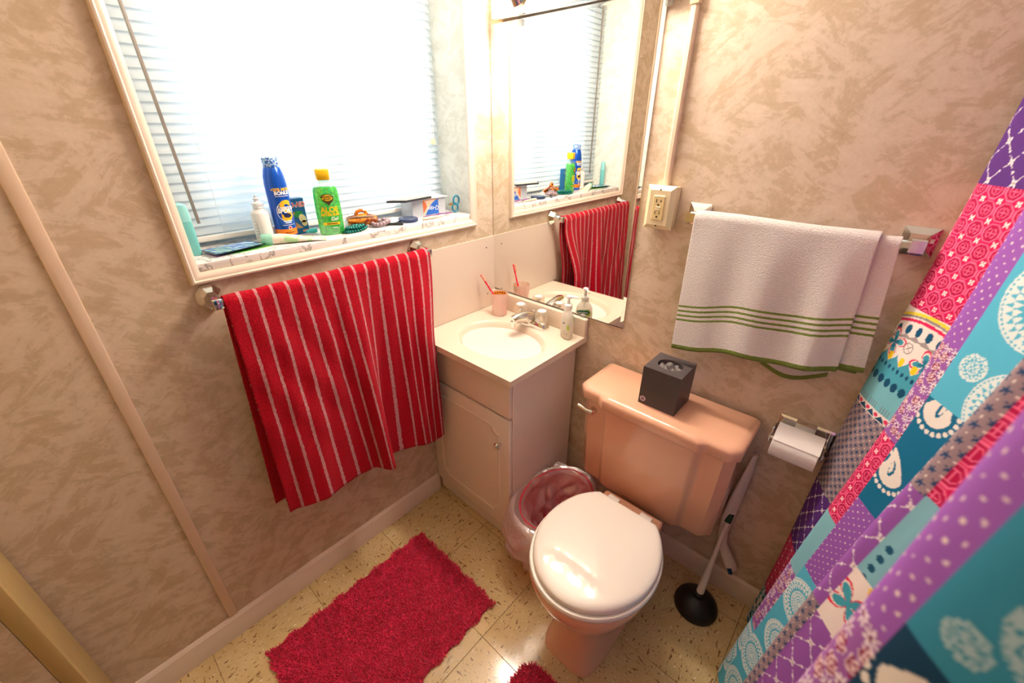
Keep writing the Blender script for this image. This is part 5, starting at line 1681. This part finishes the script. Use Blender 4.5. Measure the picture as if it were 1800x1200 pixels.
def whitefloral(z0, z1):
    def f(u, v):
        P_ = Pt_(u, v).fill(C3(240, 228, 222))
        h = (v - z0) / (z1 - z0)
        ph_ = (u - 0.13) / 0.05
        arc = h + 0.05 * ph_ ** 2
        P_.put((abs(arc - 0.97) < 0.022), C3(240, 214, 60)); P_.put((abs(arc - 0.93) < 0.016), C3(150, 140, 140)); P_.put((abs(arc - 0.87) < 0.022), C3(214, 30, 90))
        a = (u / 0.026) % 1 - 0.5
        P_.put(((a / 0.26) ** 2 + ((arc - 0.73) / 0.075) ** 2) < 1, C3(8, 80, 116))
        P_.put((arc < 0.66 - 0.05 * np.abs(a) * 2) & (arc > 0.585), C3(160, 148, 148))
        # four-petal flowers
        for cu, cv in ((0.165, 0.36), (0.075, 0.44)):
            x_, y_ = (u - cu) / 0.032, (v - (z0 + cv * (z1 - z0))) / 0.032
            r, th = np.hypot(x_, y_), np.arctan2(y_, x_) + 0.5
            e = np.abs(np.sin(2 * th))
            P_.put(r < 1.0 * e ** 0.8, C3(222, 40, 90)); P_.put(r < 0.86 * e, C3(240, 228, 222)); P_.put(r < 0.74 * e ** 1.1, C3(60, 154, 178)); P_.put(r < 0.40 * e, C3(30, 118, 148))
        x_, y_ = u - 0.115, v - (z0 + 0.46 * (z1 - z0))
        P_.put(abs(np.hypot(x_, y_) - 0.011) < 0.0012, C3(150, 140, 136))
        P_.put((np.hypot(x_, y_) < 0.010) & (np.minimum(abs(x_ + y_), abs(x_ - y_)) < 0.0011), C3(150, 140, 136))
        sc = np.abs(((u / 0.034) % 1) - 0.5) * 2
        P_.put((h < 0.30 - 0.15 * (1 - sc) ** 0.7), C3(70, 158, 180))
        a2 = ((u / 0.034) % 1) - 0.5
        P_.put((((a2) / 0.2) ** 2 + ((h - 0.235) / 0.07) ** 2 < 1), C3(244, 206, 30))
        d1 = (u / 0.013) % 1 - 0.5
        P_.put((d1 / 0.26) ** 2 + ((h - 0.085) / 0.035) ** 2 < 1, C3(10, 76, 110))
        return P_.c
    return f
def tealband(z0, z1):
    def f(u, v):
        P_ = Pt_(u, v).fill(C3(118, 184, 198))
        h = (v - z0) / (z1 - z0)
        P_.put(h > 0.80, C3(70, 158, 180))
        a = (u / 0.021) % 1 - 0.5
        P_.put((a / 0.38) ** 2 + ((h - 0.80) / 0.10) ** 2 < 1, C3(8, 74, 106))
        fr_ = ((u / 0.0065) % 1 - 0.5)
        P_.put((abs(fr_) < 0.10) & (h < 0.33) & (h > 0.17), C3(120, 112, 118))
        P_.put((h < 0.17), C3(240, 226, 220))
        tr_ = np.abs((u / 0.030) % 1 - 0.5) * 2
        P_.put((h < 0.145) & (h > 0.02) & ((h / 0.145) < tr_ * 0.95), C3(16, 70, 104))
        P_.put((((u / 0.030 + 0.5) % 1 - 0.5 + 0.5 - 0.5) * 0 + np.abs(((u / 0.030) % 1) - 0.5) / 0.20) ** 2 + ((h - 0.095) / 0.045) ** 2 < 1, C3(222, 50, 96))
        return P_.c
    return f
def greynavy(u, v):
    P_ = Pt_(u, v).fill(C3(150, 130, 136))
    L_ = 0.0225
    a, b_ = u / L_, v / L_
    for o_ in (0.0, 0.5):
        da, db = a - o_ - np.round(a - o_), b_ - o_ - np.round(b_ - o_)
        r, th = np.hypot(da, db), np.arctan2(db, da)
        P_.put(r < 0.165 + 0.08 * np.cos(5 * th + np.round(a - o_) * 2), C3(16, 66, 108))
    for o_, p_ in ((0.0, 0.5), (0.5, 0.0)):
        da, db = a - o_ - np.round(a - o_), b_ - p_ - np.round(b_ - p_)
        P_.put(np.hypot(da, db) < 0.06, C3(238, 226, 220))
    return P_.c
def bluefloral(u, v):
    P_ = Pt_(u, v).fill(C3(232, 224, 218))
    x_, y_, rn = jitter(u, v, 0.030, 8.0)
    r, th = np.hypot(x_, y_), np.arctan2(y_, x_)
    P_.put(r < 0.42 + 0.10 * np.cos(5 * th), C3(60, 154, 184)); P_.put((r < 0.22) & (rn > 0.5), C3(12, 66, 100)); P_.put((r < 0.12) & (rn < 0.5), C3(240, 200, 60))
    return P_.c
def ovals(z0, z1):
    def f(u, v):
        P_ = Pt_(u, v).fill(C3(128, 186, 200))
        h = (v - z0) / (z1 - z0)
        b_ = (v / 0.026) % 1 - 0.5
        P_.put(((u - 0.822) / 0.011) ** 2 + (b_ / 0.34) ** 2 < 1, C3(8, 66, 96))
        P_.put((((u - 0.790) / 0.005) ** 2 + ((v / 0.020 % 1 - 0.5) / 0.3) ** 2 < 1) & (h < 0.45), C3(10, 80, 112))
        P_.put((u > 0.845), C3(92, 168, 188))
        return P_.c
    return f
def petals(z0, z1):
    def f(u, v):
        P_ = Pt_(u, v).fill(C3(240, 230, 222))
        for cu, cv in ((0.800, z0 + 0.55 * (z1 - z0)), (0.850, z0 + 0.3 * (z1 - z0))):
            x_, y_ = (u - cu) / 0.036, (v - cv) / 0.036
            r, th = np.hypot(x_, y_), np.arctan2(y_, x_)
            e = np.abs(np.sin(2 * th))
            P_.put(r < 1.0 * e ** 0.8, C3(222, 36, 80)); P_.put(r < 0.84 * e, C3(240, 230, 222)); P_.put(r < 0.74 * e, C3(60, 158, 178))
        P_.put(np.hypot((u - 0.815) / 0.011, (v - (z0 + 0.95 * (z1 - z0))) / 0.013) < 1, C3(246, 208, 20))
        return P_.c
    return f
PURPLE, LAV = C3(88, 46, 124), C3(146, 86, 170)
cols = [
    (0.0, 0.275, [(1.398, 9, lattice(PURPLE)), (1.160, 1.398, pink), (1.018, 1.160, whitefloral(1.018, 1.160)), (0.915, 1.018, tealband(0.915, 1.018)), (0.662, 0.915, greynavy), (0.442, 0.662, lattice(PURPLE)), (0.194, 0.442, pink), (-1, 0.194, bluefloral)]),
    (0.275, 0.350, [(1.172, 9, lavdots), (0.975, 1.172, floral), (0.745, 0.975, pink), (0.555, 0.745, ovals(0.555, 0.745)), (0.300, 0.555, floral), (-1, 0.300, medal([(0.33, 0.24, 0.05, 1.0), (0.31, 0.12, 0.06, 1.0), (0.29, 0.03, 0.04, 1.0)]))]),
    (0.350, 0.66, [(1.090, 9, medal([(0.430, 1.285, 0.070, 1.0), (0.385, 1.165, 0.022, 1.0), (0.465, 1.130, 0.062, 1.0), (0.43, 1.46, 0.075, 1.0), (0.55, 1.22, 0.05, 1.0), (0.58, 1.40, 0.06, 1.0)])),
                   (0.838, 1.090, paisley([(0.375, 0.930, 0.034, -1), (0.380, 1.075, 0.034, 1)])), (0.600, 0.838, lavdots), (-1, 0.600, medal([(0.40, 0.52, 0.06, 1.0), (0.42, 0.38, 0.055, 1.0), (0.39, 0.25, 0.06, 1.0), (0.5, 0.45, 0.05, 1.0), (0.41, 0.10, 0.06, 1.0)]))]),
    (0.66, 0.778, [(1.115, 9, greynavy), (0.872, 1.115, lattice(LAV)), (-1, 0.872, greynavy)]),
    (0.778, 0.98, [(1.118, 9, pink), (0.972, 1.118, ovals(0.972, 1.118)), (0.860, 0.972, petals(0.860, 0.972)), (-1, 0.860, lattice(LAV))]),
    (0.98, 1.135, [(1.175, 9, lavdots), (-1, 1.175, floral)]),
    (1.135, 9.0, [(1.205, 9, medal([(1.192, 1.268, 0.030, 1.0), (1.160, 1.232, 0.013, 1.0), (1.175, 1.32, 0.026, 1.0), (1.23, 1.22, 0.03, 1.0), (1.27, 1.40, 0.05, 1.0)], (50, 140, 172), (166, 196, 206))), (0.8, 1.205, paisley([(1.165, 1.165, 0.030, 1), (1.20, 1.08, 0.03, -1)], (6, 60, 92))), (-1, 0.8, greynavy)]),
]
CC = np.zeros((len(U_), 3))
V_sel = None
for a, b_, rows in cols:
    for z0, z1, fn in rows:
        m = (U_ >= a) & (U_ < b_) & (V_ >= z0) & (V_ < z1)
        if m.any():
            V_sel = V_[m]
            CC[m] = fn(U_[m], V_[m])
tS = NT('printed_curtain_cloth')
at = tS.n('ShaderNodeAttribute', attribute_name='print')
wev = tS.noise(tS.coords(), 900, 2)
tS.base(tS.mix(tS.math('MULTIPLY', wev, 0.08), at.outputs[0], tS.mix(0.5, at.outputs[0], (0.2, 0.16, 0.2, 1))))
tS.set(rough=0.75, spec=0.2)
tS.bump(tS.noise(tS.coords(), 500, 2), 0.15, 0.001)
sc_ = thing('shower_curtain', 'patchwork print shower curtain in pink, purple and teal', 'curtain', (1.3, -0.7, 0.012))
fast_mesh('cloth', CV, CF, tS.m, color=CC, parent=sc_)
rd = thing('curtain_rod', 'chrome rod carrying the patchwork shower curtain', 'rod', (1.40, -0.75, 2.0))
obj('tube', tube([(1.40, YN + 0.001, 2.0), (1.40, -0.001, 2.0)], 0.0125, 16), M_CHROME, rd)
for k in range(12):
    i = int(len(S_) * (k + 0.5) / 12)
    yk = -0.06 - k * 0.125
    pts = [(1.40 + 0.022 * math.cos(a), yk, 1.996 + 0.024 * math.sin(a)) for a in np.linspace(0, 2 * PI, 17)]
    obj('ring', tube(pts, 0.0018, 6, caps=False), M_CHROME, rd)
